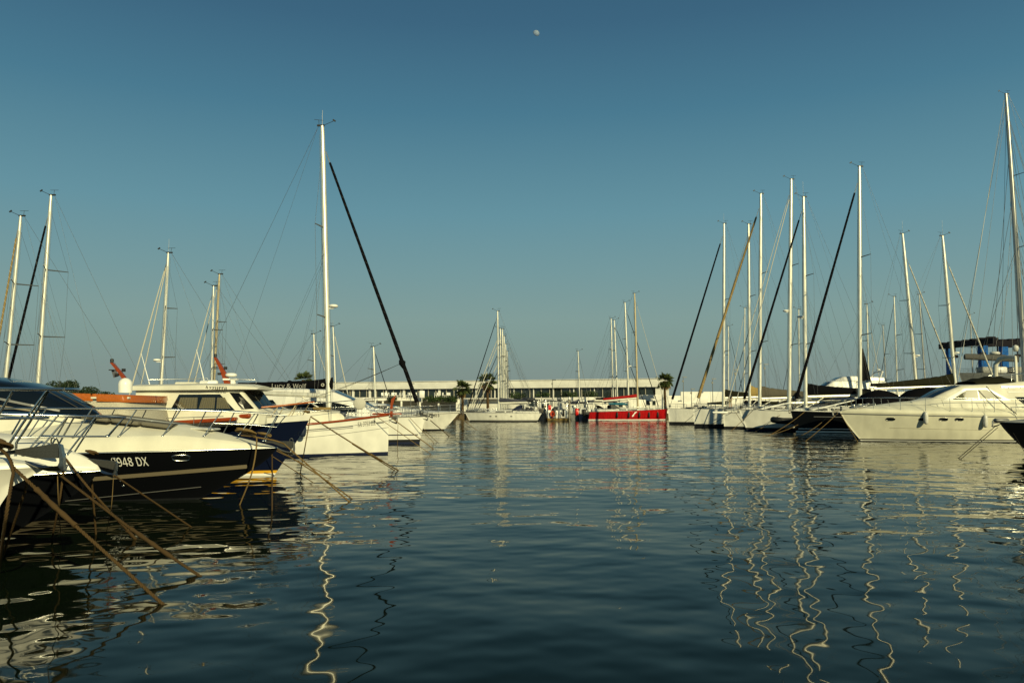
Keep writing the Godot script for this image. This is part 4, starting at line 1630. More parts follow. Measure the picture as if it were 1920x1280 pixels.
	var txt = lettering("9948 DX", "Droid Sans", 0.235, func(u, v, w): return h_at(h, -3.66 + u * 0.64, 0.97 + v * 0.92, 1, 0.008 + w + 0.003))
	put("number", txt, M.white_paint, r)
	var st = [[-4.7, 1.75, 2.14, 0.5, 0.32], [-5.2, 1.75, 2.42, 0.95, 0.72], [-5.9, 1.75, 2.76, 1.25, 0.98], [-6.6, 1.75, 2.97, 1.45, 1.14], [-7.4, 1.75, 3.12, 1.55, 1.2], [-9.0, 1.75, 3.26, 1.6, 1.25], [-11.0, 1.7, 3.2, 1.6, 1.2]]
	house(r, "windscreen", st, M.blue_glass, 0.16, 0.06)
	for side in [1, -1]:
		side_panel(r, "coaming", st, [Vector2(-4.8, 1.7), Vector2(-11, 1.7), Vector2(-11, 2.3), Vector2(-8, 2.26), Vector2(-5.2, 2.14), Vector2(-4.8, 2.06)], M.cream, side, 0.05)
		side_panel(r, "window_bar", st, [Vector2(-5.3, 2.27), Vector2(-7.6, 2.80), Vector2(-7.6, 2.86), Vector2(-5.3, 2.32)], M.stripe_grey, side, 0.03)
		side_panel(r, "window_bar", st, [Vector2(-5.7, 2.25), Vector2(-6.9, 2.46), Vector2(-6.9, 2.50), Vector2(-5.7, 2.29)], M.taupe, side, 0.03)
	for k in 3:
		var wp = new_st()
		tube(wp, [Vector3(-4.95, 2.32, 0.45 - k * 0.45), Vector3(-5.7, 2.82, 0.75 - k * 0.4)], 0.015, 5)
		put("wiper", wp, M.rubber, r)
	var cu = new_st()
	for k in 3:
		rbox(cu, Vector3(-4.35 + k * 0.72, 2.10 - k * 0.085, 0), Vector3(0.70, 0.10, 1.9 - 0.18 * k), 0.03, Basis(Vector3(0, 0, 1), -0.12))
	put("sun_pad", cu, M.cushion, r)
	cu = new_st()
	rbox(cu, Vector3(-1.9, 1.82, 0), Vector3(0.6, 0.05, 0.6), 0.02, Basis(Vector3(0, 0, 1), -0.06))
	put("hatch", cu, M.deck_white, r)
	for side in [1, -1]:
		var z = func(x): return side * maxf(hz(h, minf(x, 0.0)) - 0.14, 0.0)
		var s = new_st()
		tube(s, poly_path([Vector3(-9.0, 2.36, z.call(-9.0)), Vector3(-5, 2.36, z.call(-5.0)), Vector3(-3, 2.33, z.call(-3.0)), Vector3(-1.2, 2.27, z.call(-1.2)), Vector3(0.22, 2.16, 0)], 30), 0.019, 8)
		put("top_rail", s, M.chrome, r)
		for x in [-0.92, -1.68, -2.58, -3.52, -4.5, -5.5]:
			stanchion(r, Vector3(x, 1.66, z.call(x) * 1.02), Vector3(x + 0.37, lerpf(2.2, 2.35, clampf(-x / 3.0, 0, 1)), z.call(x + 0.37)))
		s = new_st()
		tube(s, [Vector3(-1.5, 1.98, z.call(-1.5)), Vector3(-0.7, 1.93, z.call(-0.7)), Vector3(-0.05, 1.86, side * 0.02)], 0.012, 6)
		put("lower_rail", s, M.chrome, r)
		stanchion(r, Vector3(-0.05, 1.86, 0), Vector3(0.2, 2.16, 0), 0.013)
		stanchion(r, Vector3(-0.35, 1.5, side * 0.1), Vector3(-0.02, 2.17, side * 0.06), 0.014)
	rope_coil(r, Vector3(-0.72, 1.66, 0.32), 0.26, 0.022, M.rope_tan, 5)
	rope_coil(r, Vector3(-0.35, 1.58, -0.1), 0.2, 0.022, M.rope_tan, 15)
	anchor(r, Vector3(0.36, 1.40, 0.0), 0.8, M.dull_steel, -0.12)

	# ---- canvas-covered launch behind it
	r = thing("launch", "launch with a cream canvas cockpit tent under a varnished wooden rail", "motor boat", Vector3(spot(411, 800, 25).x, 0, -25.2), 0.0, "motor boats in the near left row")
	h = hull_def(12.5, 3.8, 1.45, 1.35, 1.2, {gb = 0.5})
	build_hull(r, h, [["antifouling", -0.35, 0.05, M.antifoul], ["boot_stripe", 0.05, 0.15, M.navy], ["hull", 0.15, null, M.cream]])
	build_deck(r, h, M.deck_white, 0.15)
	hull_rail(r, h, "rub_rail", M.mahogany, 0.045, -0.08)
	var cs = new_st()
	var rings = []
	for lv in 7:
		var f = lv / 6.0
		var ring = []
		for k in 61:
			var u = k / 60.0
			# round the front: from port aft over the bow end to starboard aft
			var a = (u - 0.5) * 2.0
			var x = -2.55 - (absf(a) - 0.25) * 5.6 if absf(a) > 0.25 else -2.55 + 0.35 * cos(a / 0.25 * PI / 2)
			var zz = 1.42 * (signf(a) if absf(a) > 0.25 else sin(a / 0.25 * PI / 2))
			var pl = 0.02 * sin(u * 120.0 + f) * (1.0 - f) + 0.03 * sin(u * 31.0 + f * 2.0)
			ring.append(Vector3(x + 0.28 * (1.0 - f) * (1.0 if absf(a) < 0.3 else 0.3), lerpf(1.4, 2.55, f), zz * (1.0 + 0.10 * (1.0 - f)) + pl * signf(zz)))
		rings.append(ring)
	loft(cs, rings)
	put("canvas_side", cs, M.canvas, r)
	for seg in [[0.03, 0.30], [0.315, 0.5], [0.5, 0.685], [0.70, 0.97]]:
		var ws = new_st()
		var rg = [[], [], [], []]
		for k in 25:
			var u = lerpf(seg[0], seg[1], k / 24.0)
			var a = (u - 0.5) * 2.0
			var x = -2.55 - (absf(a) - 0.25) * 5.6 if absf(a) > 0.25 else -2.5 + 0.4 * cos(a / 0.25 * PI / 2)
			var zz = 1.46 * (signf(a) if absf(a) > 0.25 else sin(a / 0.25 * PI / 2))
			var up = 0.035 * (x + 2.5)
			rg[0].append(Vector3(x, 2.53 + up * -0.9, zz)); rg[1].append(Vector3(x, 2.75 + up * -0.9, zz * 1.02))
			rg[2].append(Vector3(x, 2.75 + up * -0.9, zz * 0.94)); rg[3].append(Vector3(x, 2.53 + up * -0.9, zz * 0.93))
		loft(ws, rg, false, true)
		for j in 24:
			quad(ws, rg[3][j], rg[3][j + 1], rg[0][j + 1], rg[0][j])
		put("wooden_rail", ws, M.varnish, r)
	var tp = new_st()
	bx(tp, Vector3(-4.6, 2.66, 0), Vector3(4.6, 0.06, 2.75))
	put("roof", tp, M.cream, r)
	var dm = new_st()
	var pr = []
	for k in 9:
		var a = PI / 2 * k / 8.0
		pr.append(Vector2(maxf(0.21 * cos(a), 0.004), 0.14 + 0.21 * sin(a)))
	lathe(dm, [Vector2(0.2, -0.12), Vector2(0.21, 0.1)] + pr, 16, Transform3D(Basis(), local(r, spot(234, 729, 25.2))))
	put("satellite_dome", dm, M.white_paint, r)
	wood_mast(r, local(r, spot(237, 716, 25.4)), local(r, spot(209, 680, 25.4)), 0.075, 0.045)
	var fl = new_st()
	prism(fl, [Vector2(0, 0), Vector2(-0.12, -0.05), Vector2(-0.05, -0.28), Vector2(0.1, -0.22)], 0.0, 0.01, Transform3D(Basis(Vector3(0, 1, 0), 0.4), local(r, spot(216, 692, 25.4))))
	put("burgee", fl, M.navy, r)

	# ---- the navy yacht with the wheelhouse
	r = thing("motor_yacht", "navy-hulled wheelhouse yacht with curtained windows and varnished bow rail", "motor yacht", Vector3(spot(583, 780, 28).x, 0, -28), 0.0, "motor boats in the near left row")
	h = hull_def(15.0, 4.4, 2.06, 1.5, 1.25, {gb = 0.42, p = 2.0, se = 2.2, rc = 1.1})
	build_hull(r, h, [["antifouling", -0.35, 0.0, M.antifoul], ["white_boot_stripe", 0.0, 0.09, M.white_paint], ["yellow_boot_stripe", 0.09, 0.19, M.yellow], ["hull", 0.19, null, M.navy_hull]], 34)
	var gw = new_st()
	for side in [1, -1]:
		rings = []
		for i in 31:
			var u = i / 30.0
			var p = h_point(h, u, 1.0, side)
			var w2 = h_point(h, u, 0.93, side)
			rings.append([w2 + Vector3(0, 0, side * 0.02), p + Vector3(0, 0.05, side * 0.02), p + Vector3(0, 0.07, -side * minf(0.22, absf(p.z)))])
		loft(gw, rings, false, true)
	put("gunwale", gw, M.gelcoat, r)
	build_deck(r, h, M.deck_white, 0.22)
	hull_rail(r, h, "cap_rail", M.mahogany, 0.03, 0.1, 0.28, 0.05, 0.9)
	cs = new_st()
	for side in [1, -1]:
		cs = new_st()
		rbox(cs, Vector3(-3.1, 1.93, side * 1.75), Vector3(2.2, 0.12, 0.3), 0.03, Basis(Vector3(0, 0, 1), 0.06))
		rbox(cs, Vector3(-2.2, 2.06, side * 1.2), Vector3(1.0, 0.14, 0.35), 0.03, Basis(Vector3(0, 0, 1), 0.06))
		put("side_bench", cs, M.mahogany, r)
	st = [[-1.35, 1.8, 2.12, 0.9, 0.75], [-1.48, 1.8, 2.22, 1.22, 1.08], [-2.08, 1.8, 2.95, 1.44, 1.22], [-2.4, 1.8, 2.98, 1.5, 1.3], [-3.2, 1.8, 2.98, 1.55, 1.38], [-4.7, 1.8, 2.98, 1.55, 1.42], [-5.5, 1.7, 2.96, 1.55, 1.42]]
	house(r, "wheelhouse", st, M.cream, 0.08, 0.04)
	var rf = [[-1.62, 2.98, 3.02, 0.9, 0.85], [-2.0, 2.97, 3.09, 1.45, 1.38], [-3.3, 2.95, 3.12, 1.62, 1.55], [-5.7, 2.93, 3.08, 1.6, 1.52]]
	house(r, "roof", rf, M.cream, 0.07, 0.09)
	for side in [1, -1]:
		var wn = side_panel(r, "window", st, [Vector2(-4.06, 2.80), Vector2(-2.72, 2.81), Vector2(-2.2, 2.28), Vector2(-4.30, 2.28)], M.dark_glass, side, 0.012, 0.08)
		for c in [[-4.0, -3.42, 0.0], [-3.28, -2.86, 0.0], [-2.80, -2.55, 0.22]]:
			var ct = new_st()
			rings = [[], []]
			for k in 37:
				var f = k / 36.0
				var xb = lerpf(c[0] - (0.08 if c[2] == 0.0 else 0.0), c[1] + c[2], f)
				var xt = lerpf(c[0], c[1], f)
				var w2 = 0.013 + 0.012 * (1.0 + sin(f * 46.0 + c[0] * 3.0 + 0.7 * sin(f * 11.0)))
				rings[0].append(Vector3(xb, 2.33, side * (side_z(st, xb, 2.33, 0.08) + w2)))
				rings[1].append(Vector3(xt, 2.70, side * (side_z(st, xt, 2.70, 0.08) + w2)))
			loft(ct, rings)
			put("curtain", ct, M.curtain, wn)
		side_panel(wn, "pane", st, [Vector2(-4.05, 2.79), Vector2(-2.73, 2.80), Vector2(-2.21, 2.29), Vector2(-4.29, 2.29)], M.pane, side, 0.05, 0.08, 0.004)
		side_panel(r, "side_windscreen", st, [Vector2(-2.42, 2.87), Vector2(-2.12, 2.86), Vector2(-1.64, 2.33), Vector2(-2.0, 2.30)], M.screen_glass, side, 0.012, 0.08)
	for k in 3:
		top_panel(r, "windscreen", st, -1.54, -2.04, -0.92 + k * 0.63, -0.34 + k * 0.63, M.screen_glass, 0.016, 0.08, 0.04)
	txt = lettering("Azzurra", "Droid Serif", 0.14, func(u, v, w): return Vector3(-3.16 + u, 2.97 + v, side_z(rf, -2.9, 3.0, 0.07) + 0.03 + w), 400, true)
	put("name", txt, M.rubber, r)
	wood_mast(r, Vector3(-2.95, 3.2, 0), Vector3(-3.42, 4.12, 0), 0.12, 0.045)
	radar_dome(r, local(r, spot(433, 703, 28)), 0.2, M.white_paint)
	var bt2 = new_st()
	bx(bt2, local(r, spot(432, 711, 28)), Vector3(0.5, 0.06, 0.18))
	bx(bt2, local(r, spot(437, 716, 28)), Vector3(0.14, 0.2, 0.14))
	put("radar_bracket", bt2, M.white_paint, r)
	var lr = new_st()
	var lc = local(r, spot(391, 719, 28))
	lathe(lr, [Vector2(0.01, -0.32), Vector2(0.09, -0.31), Vector2(0.12, -0.26), Vector2(0.12, -0.01), Vector2(0.128, 0.0), Vector2(0.12, 0.01), Vector2(0.12, 0.26), Vector2(0.09, 0.31), Vector2(0.01, 0.32)], 14, Transform3D(Basis(Vector3(0, 0, 1), PI / 2), lc))
	put("liferaft_canister", lr, M.white_paint, r)
	lr = new_st()
	rbox(lr, local(r, spot(352, 720, 28)), Vector3(0.75, 0.13, 0.5), 0.03)
	put("roof_locker", lr, M.cream, r)
	lr = new_st()
	tube(lr, [Vector3(-5.2, 3.22, 1.2), Vector3(-5.2, 3.3, 1.2), Vector3(-3.2, 3.34, 1.2), Vector3(-3.2, 3.24, 1.2)], 0.012, 5)
	tube(lr, [Vector3(-2.6, 3.24, 0.9), Vector3(-2.55, 3.33, 0.9), Vector3(-1.7, 3.3, 0.9), Vector3(-1.68, 3.2, 0.9)], 0.012, 5)
	put("roof_rail", lr, M.chrome, r)
	for a in [[382, 714, 368, 655], [280, 722, 264, 662]]:
		var an = new_st()
		tube(an, [local(r, spot(a[0], a[1], 28)), local(r, spot(a[2], a[3], 28))], [0.022, 0.008], 5)
		put("whip_antenna", an, M.white_paint, r)
	for side in [1, -1]:
		var s = new_st()
		var z = func(x): return side * maxf(hz(h, minf(x, 0.0)) - 0.16, 0.0)
		tube(s, poly_path([Vector3(-2.9, 2.23, z.call(-2.9)), Vector3(-1.5, 2.38, z.call(-1.5)), Vector3(-0.7, 2.47, z.call(-0.7)), Vector3(0.1, 2.56, 0.0)], 20), 0.026, 8)
		put("varnished_rail", s, M.varnish, r)
		for x in [-0.3, -0.75, -1.3, -2.0]:
			stanchion(r, Vector3(x, h_sheer(h, (x + h.l) / h.l) + 0.05, z.call(x)), Vector3(x + 0.22, 2.5 + (x + 0.22) * 0.12, z.call(x + 0.22)), 0.015, "mast_gold")
	var sr = new_st()
	tube(sr, [Vector3(-4.3, 1.75, 1.95), Vector3(-4.28, 2.02, 1.95), Vector3(-2.4, 2.08, 1.85)], 0.013, 6)
	tube(sr, [Vector3(-3.35, 1.8, 1.9), Vector3(-3.35, 2.05, 1.9)], 0.012, 5)
	put("grab_rail", sr, M.chrome, r)
	rope_coil(r, Vector3(-0.15, 2.16, 0.1), 0.13, 0.02, M.rope_tan, 33)

	# ---- the white wooden gozzo with the mahogany stem
	r = thing("motor_yacht", "white traditional hull with mahogany stem post and number SA 3753 DX", "motor yacht", Vector3(spot(729, 778, 41).x, 0, -41), 0.14, "motor boats in the near left row")
	h = hull_def(12.0, 4.3, 1.96, 1.25, 0.02, {gb = 0.80, gs = 0.9, p = 2.1, se = 2.4, q = 0.7})
	build_hull(r, h, [["antifouling", -0.35, 0.10, M.antifoul_blue], ["hull", 0.10, null, M.gelcoat]], 34)
	build_deck(r, h, M.deck_white, 0.15)
	hull_rail(r, h, "cap_rail", M.mahogany, 0.06, 0.02)
	hull_rail(r, h, "upper_groove", M.stripe_grey, 0.012, -0.28)
	hull_rail(r, h, "lower_groove", M.stripe_grey, 0.012, -0.62)
	hull_stripe(r, h, "stripe", M.stripe_grey, -5.5, -1.75, 1.12, 1.40, 0.05)
	hull_stripe(r, h, "stripe", M.stripe_grey, -5.5, -1.75, 1.05, 1.33, 0.03)
	hull_stripe(r, h, "stem_stripe", M.stripe_grey, -0.62, -0.25, 1.52, 1.56, 0.06, 0.006, 6)
	for side in [1]:
		txt = lettering("SA 3753 DX", "Droid Serif", 0.25, func(u, v, w): return h_at(h, -1.52 + u * 0.46, 1.42 + v * 0.9 + 0.04 * u, 1, 0.008 + w + 0.003), 400)
		put("number", txt, M.rubber_grey, r)
	var sp = new_st()
	prism(sp, [Vector2(0.02, -0.1), Vector2(0.16, -0.1), Vector2(0.16, 0.5), Vector2(0.33, 1.02), Vector2(0.08, 0.8), Vector2(0.03, 0.4)], -0.06, 0.06, Transform3D(Basis(), Vector3(0.03, 1.98, 0)))
	var post = put("stem_post", sp, M.mahogany, r)
	sp = new_st()
	bx(sp, Vector3(0.12, 2.22, 0), Vector3(0.2, 0.1, 0.13))
	put("metal_band", sp, M.steel, post)
	sp = new_st()
	rbox(sp, Vector3(-0.1, 2.02, 0), Vector3(1.5, 0.09, 0.34), 0.03)
	put("bow_plank", sp, M.mahogany, r)
	sp = new_st()
	lathe(sp, [Vector2(0.01, -0.09), Vector2(0.26, -0.08), Vector2(0.31, -0.04), Vector2(0.31, 0.04), Vector2(0.26, 0.08), Vector2(0.01, 0.09)], 24, Transform3D(Basis(Vector3(1, 0, 0), PI / 2), Vector3(-1.45, 2.55, 0.75)))
	put("round_white_cover", sp, M.white_cloth, r)
	var s3 = new_st()
	for side in [1, -1]:
		var z = func(x): return side * maxf(hz(h, minf(x, 0.0)) - 0.12, 0.0)
		for lv in [0.45, 0.85]:
			tube(s3, [Vector3(-8, 1.5 + lv, z.call(-8.0)), Vector3(-5, 1.62 + lv, z.call(-5.0)), Vector3(-2.5, 1.8 + lv, z.call(-2.5)), Vector3(-0.6, 1.98 + lv, z.call(-0.6)), Vector3(0.1, 2.02 + lv, 0)], 0.012, 5)
		for x in [-0.6, -1.6, -2.8, -4.2, -5.8]:
			tube(s3, [Vector3(x, h_sheer(h, (x + h.l) / h.l), z.call(x)), Vector3(x, h_sheer(h, (x + h.l) / h.l) + 0.86, z.call(x))], 0.014, 5)
	put("guard_rail", s3, M.chrome, r)
	st = [[-2.2, 1.5, 1.95, 0.7, 0.6], [-2.5, 1.5, 2.1, 1.0, 0.85], [-5.5, 1.4, 2.2, 1.2, 1.0], [-7.5, 1.4, 2.2, 1.2, 1.05]]
	house(r, "coachroof", st, M.cream, 0.1, 0.08)
	var bx2 = new_st()
	rbox(bx2, Vector3(-2.3, 2.0, 0.4), Vector3(0.3, 0.3, 0.4), 0.05)
	put("deck_locker", bx2, M.fender_navy, r)
	bx2 = new_st()
	rbox(bx2, Vector3(-3.3, 2.3, 0.4), Vector3(0.9, 0.14, 0.7), 0.04)
	put("deck_cushion", bx2, M.tan_cloth, r)
	fender("big navy fender hanging between the navy yacht and the white traditional hull", spot(567, 806, 38.2), 0.18, 0.66, M.fender_navy, 1)

func wood_mast(root, a, b, w0, w1):
	var s = new_st()
	var rings = []
	var d = b - a
	for i in 9:
		var f = i / 8.0
		var c = a + d * f + Vector3(0.10 * sin(f * PI) * d.length(), 0, 0) * 0.35
		var w = lerpf(w0, w1, f)
		rings.append([c + Vector3(-w, 0, 0.05), c + Vector3(w, 0, 0.05), c + Vector3(w, 0, -0.05), c + Vector3(-w, 0, -0.05)])
	loft(s, rings, true, true)
	var o = put("wooden_mast", s, M.mahogany, root)
	s = new_st()
	lathe(s, [Vector2(0.05, 0), Vector2(0.06, 0.1), Vector2(0.04, 0.13)], 8, Transform3D(Basis(), b))
	put("masthead_light", s, M.rubber, o)
	s = new_st()
	bx(s, a.lerp(b, 0.55) + Vector3(0.16, 0.04, 0), Vector3(0.09, 0.10, 0.09))
	put("spotlight", s, M.rubber, o)
	s = new_st()
	bx(s, a.lerp(b, 0.62) + Vector3(-0.14, 0.0, 0.1), Vector3(0.16, 0.03, 0.06))
	put("horn", s, M.rubber, o)
	s = new_st()
	bx(s, a.lerp(b, 0.35) + Vector3(-0.12, 0.02, 0.05), Vector3(0.12, 0.08, 0.08))
	put("lamp_bracket", s, M.rubber, o)

func build_left_far():
	# three motor yachts whose superstructures show over the near row
	motor_yacht("low motor yacht with a steep dark windscreen between the wheelhouse and the tall mast", 736, 46.5, 1, hull_def(17, 4.8, 1.75, 1.4, 1.2, {gb = 0.45}), {hh = 1.5, fly = false, glass = "blue_glass", x0 = 0.345, white = "grey_white", swoop = false})
	motor_yacht("large white motor yacht with a leaf-shaped dark side window behind the tall mast", 788, 58, 1, hull_def(18, 4.9, 1.7, 1.5, 1.2, {gb = 0.45}), {hh = 2.05, fly = false, x0 = 0.19, white = "far_white"})
	motor_yacht("flybridge yacht with a black rolled bimini on a raised frame, behind the black boom cover", 776, 67, 1, hull_def(16, 4.8, 1.5, 1.4, 1.2, {gb = 0.45}), {hh = 1.35, fly = true, roll = true, rx = 0.64, x0 = 0.2, white = "far_white", arch = false, swoop = false})
	motor_yacht("white motor yacht with twin side windows right of the leaf-windowed yacht", 806, 73, 1, hull_def(15, 4.6, 1.7, 1.5, 1.2, {gb = 0.45}), {hh = 1.6, fly = false, x0 = 0.3, swoop = false, white = "far_white"})
	motor_yacht("white yacht with a high bow rail, outermost of the left row, numbered 2992 D", 863, 80, 1, hull_def(15, 4.4, 1.9, 1.5, 1.65, {gb = 0.45, rc = 1.0}), {hh = 1.0, fly = false, x0 = 0.34, white = "far_white", boot = "antifoul", swoop = false})
	var last = get_child(get_child_count() - 1)
	var h5 = hull_def(15, 4.4, 1.9, 1.5, 1.65, {gb = 0.45, rc = 1.0})
	put("number", lettering("SA 2992 D", "Droid Sans", 0.26, func(u, v, w): return h_at(h5, -3.2 + u * 0.72, 1.42 + v, 1, 0.012 + w), 700), M.rubber, last)
	# the tall sloop with the black boom cover
	var h = hull_def(16.5, 4.8, 1.72, 1.45, 0.35, {gb = 0.75})
	var r = sail_yacht("tall white sloop with black boom cover lettered Lucy & Wolf and black furled headsail", 797, 52.7, 1, h, [616, 762], [604, 236], {stay = "black_cloth", stay_r = 0.125, stay_top = 0.91, r = 0.19, boom = 6.4, boom_y = 1.55, cover = "", mast = "mast_white", radar = 0.36, whip = 1.1, boot = "antifoul", anti = "antifoul_blue", boot_h = 0.16, spread = [0.33, 0.64], sw = 1.0, boom_up = 0.04, lines = 0.010}, "sailing yachts in the left row")
	hull_stripe(r, h, "waterline_stripe", M.navy, -15.0, -0.45, 0.52, 0.52, 0.07)
	var boom = r.get_node("boom")
	var g = local(r, spot(619, 731, 52.7)); g.z = 0
	var e = local(r, spot(446, 726, 52.7)); e.z = 0
	sail_cover(boom, g + Vector3(0.15, -0.02, 0), e, 0.95, 0.26, 0.26, M.black_cloth, 12, 0.42)
	put("name", lettering("Lucy & Wolf", "Droid Sans", 0.36, func(u, v, w): return g.lerp(e, 0.62) + Vector3(u * 0.86, 0.06 + v * 0.8 - 0.012 * u, 0.285 + w), 400), M.letter_grey, boom)
	var cov = new_st()
	lathe(cov, [Vector2(0.11, 0), Vector2(0.11, 0.02), Vector2(0.06, 0.025), Vector2(0.06, 0.0)], 14, Transform3D(Basis(Vector3(1, 0, 0), PI / 2), g + Vector3(-0.45, 0.33, 0.26)))
	put("cover_eyelet", cov, M.white_cloth, boom)
	var wad = new_st()
	tube(wad, [local(r, spot(757, 690, 52.7)), local(r, spot(754, 680, 52.7)), local(r, spot(750, 674, 52.7))], [0.1, 0.24, 0.1], 8)
	put("sheet_bundle", wad, M.black_cloth, r)
	var sheet = new_st()
	tube(sheet, bend(local(r, spot(750, 682, 52.7)), Vector3(-9.5, 2.2, 1.2), 0.15), 0.012, 4)
	tube(sheet, bend(local(r, spot(750, 682, 52.7)), Vector3(-9.8, 2.2, -1.2), 0.15), 0.012, 4)
	put("jib_sheet", sheet, M.rope_dark, r)
	# sloops on the next pier, bows to the left
	var gl = "sailing yachts on the far left pier"
	var hs = hull_def(13.0, 4.0, 1.35, 1.15, 0.9)
	sail_yacht("leftmost sloop behind the near boats, pale furled headsail leaving the frame", -35, 60, -1, hs, [10, 706], [38, 405], {stay = "tan_cloth", stay_r = 0.09, whip = 0, r = 0.14, sw = 1.9, hood = "brown_cloth"}, gl)
	sail_yacht("second sloop from the left, with a thick black furled headsail", -8, 62, -1, hs, [70, 722], [95, 366], {stay = "black_cloth", stay_r = 0.11, stay_top = 0.9, r = 0.15, sw = 1.9, whip = 0}, gl)
	sail_yacht("sloop with twin white stays and a radar, behind the launch with the dome", 225, 66, -1, hs, [302, 715], [315, 474], {stay = "white_cloth", stay_r = 0.065, stay2 = true, radar = 0.33, r = 0.13, whip = 1.2}, gl)
	sail_yacht("white-masted sloop standing behind the liferaft on the wheelhouse roof", 330, 74, -1, hs, [396, 712], [400, 536], {stay = "white_cloth", stay_r = 0.065, r = 0.11, whip = 0}, gl)
	sail_yacht("gold-masted sloop just right of the white mast behind the wheelhouse", 345, 78, -1, hs, [402, 690], [411, 514], {mast = "mast_gold", stay = "white_cloth", stay_r = 0.06, r = 0.13, whip = 0}, gl)
	var hd = hull_def(11.0, 3.6, 1.3, 1.1, 0.9)
	sail_yacht("small sloop left of the tall mast, thin pale mast", 640, 96, 1, hd, [590, 712], [588, 626], {r = 0.10, stay_r = 0.05, whip = 0.8}, gl)
	sail_yacht("small sloop right of the tall mast, pale forestay running down to the right", 664, 100, 1, hd, [628, 712], [624, 612], {r = 0.10, stay_r = 0.07, whip = 0.8}, gl)
	sail_yacht("small sloop with a black headsail in front of the long roof", 744, 92, 1, hd, [703, 742], [700, 650], {r = 0.12, stay = "black_cloth", stay_r = 0.05, whip = 0, boom = 3.5}, gl)

func build_right():
	var gr = "sailing yachts in the right row"
	var big = func(o = {}): return hull_def(16.5, 4.7, 2.15, 1.85, 0.10, {gb = 0.85, gs = 0.92}.merged(o, true))
	sail_yacht("outermost white yacht of the right row under a thick black furled headsail", 1253, 108, -1, big.call(), [1357, 748], [1358, 419], {stay = "black_cloth", stay_r = 0.15, r = 0.2, boot = "antifoul", cover = "olive_cloth", bimini = "olive_cloth", whip = 1.4, spread = [0.3, 0.58], anch = false, boot_h = 0.22, radar = 0.0}, gr)
	sail_yacht("white yacht hidden between its neighbours, a plain white mast third from the row's end", 1304, 100, -1, big.call(), [1406, 745], [1404, 420], {stay = "wire", stay_r = 0.02, r = 0.18, cover = "yellow_cloth", bimini = "brown_cloth", hood = "brown_cloth", h0 = 1.6, boom = 4.0, boom_y = 1.6, whip = 0, anch = false, spread = [0.3, 0.6]}, gr)
	sail_yacht("white yacht with a tan striped furled headsail and a brown boom cover", 1300, 92, -1, big.call(), [1425, 750], [1427, 363], {stay = "tan_cloth", stay_r = 0.17, stay_top = 0.93, r = 0.2, boot = "antifoul", cover = "brown_cloth", bimini = "brown_cloth", hood = "brown_cloth", h0 = 1.5, h1 = 0.5, boom = 6.0, boom_y = 1.35, anch = false, boot_h = 0.26, whip = 0, spread = [0.3, 0.62]}, gr)
	var h3 = hull_def(15.5, 4.6, 1.72, 1.5, 0.1, {gb = 0.8})
	var r3 = sail_yacht("white yacht with a white bow platform and twin pale stays beside the standing person", 1356, 87, -1, h3, [1480, 755], [1484, 336], {stay = "white_cloth", stay_r = 0.045, stay2 = true, r = 0.22, radar = 0.42, cover = "", bimini = "navy", hood = "grey_cloth", pole = true, boom = 6.0, boom_y = 1.2, whip = 0, boot = "antifoul", boot_h = 0.16, spread = [0.28, 0.62]}, gr)
	var pf = new_st()
	rbox(pf, Vector3(0.35, 1.76, 0), Vector3(1.7, 0.2, 0.5), 0.06)
	put("bow_platform", pf, M.white_paint, r3)
	var h4 = hull_def(16.0, 4.7, 2.08, 1.75, 0.75, {gb = 0.8})
	sail_yacht("white yacht with a blue waterline, black headsail and long black boom cover", 1386, 79.6, -1, h4, [1511, 750], [1507, 369], {stay = "black_cloth", stay_r = 0.13, stay_top = 0.93, r = 0.2, radar = 0.42, cover = "black_cloth", h0 = 1.35, h1 = 0.5, bimini = "olive_cloth", hood = "olive_cloth", pole = true, boom = 6.6, boom_y = 1.5, boot = "antifoul", anti = "antifoul_blue", boot_h = 0.2, whip = 1.6, spread = [0.3, 0.62]}, gr)
	var h5 = hull_def(15.5, 4.6, 2.0, 1.7, 0.45, {gb = 0.8})
	var r5 = sail_yacht("black-hulled yacht with a white waterline, tall white mast and black furled headsail", 1483, 73, -1, h5, [1613, 762], [1612, 312], {hull = "black_hull", boot = "white_paint", boot_h = 0.12, stay = "black_cloth", stay_r = 0.14, r = 0.19, cover = "", bimini = "black_cloth", pole = true, boom = 6.6, boom_y = 1.45, whip = 0, spread = [0.3, 0.62], mast = "mast_white"}, gr)
	hull_stripe(r5, h5, "waterline_stripe", M.white_paint, -14.5, -0.6, 0.36, 0.36, 0.06)
	hull_stripe(r5, h5, "name_stripe", M.stripe_grey, -6.0, -1.8, 1.42, 1.46, 0.05)
	# inflatable tender hanging over the bow between the two
	var t = thing("inflatable_tender", "black inflatable tender hanging between the white and the black bows", "dinghy", spot(1456, 789, 76.5), PI, "")
	var s = new_st()
	var pts = []
	for k in 21:
		var a = PI * (k / 20.0) - PI / 2
		pts.append(Vector3(-0.5 + cos(a) * 0.75 if absf(a) < 1.5 else -0.5, 0.12 * cos(a), sin(a) * 0.65))
	pts = [Vector3(-2.6, 0, -0.65)] + pts + [Vector3(-2.6, 0, 0.65)]
	tube(s, pts, 0.30, 10)
	put("tube", s, M.rubber, t)
	s = new_st()
	var hh = hull_def(2.8, 1.3, 0.25, 0.22, 0.5)
	var rings = []
	for i in 9:
		var u = i / 8.0
		var p = h_point(hh, u, 1.0, 1)
		rings.append([Vector3(p.x + 0.1, -0.02, p.z * 0.8), Vector3(p.x, -0.32 + 0.25 * u * u, 0), Vector3(p.x + 0.1, -0.02, -p.z * 0.8)])
	loft(s, rings, false, true)
	put("hull", s, M.rubber_grey, t)
	person(Vector3(spot(1371, 760, 92).x, 2.22, -92.2), PI + 0.5)

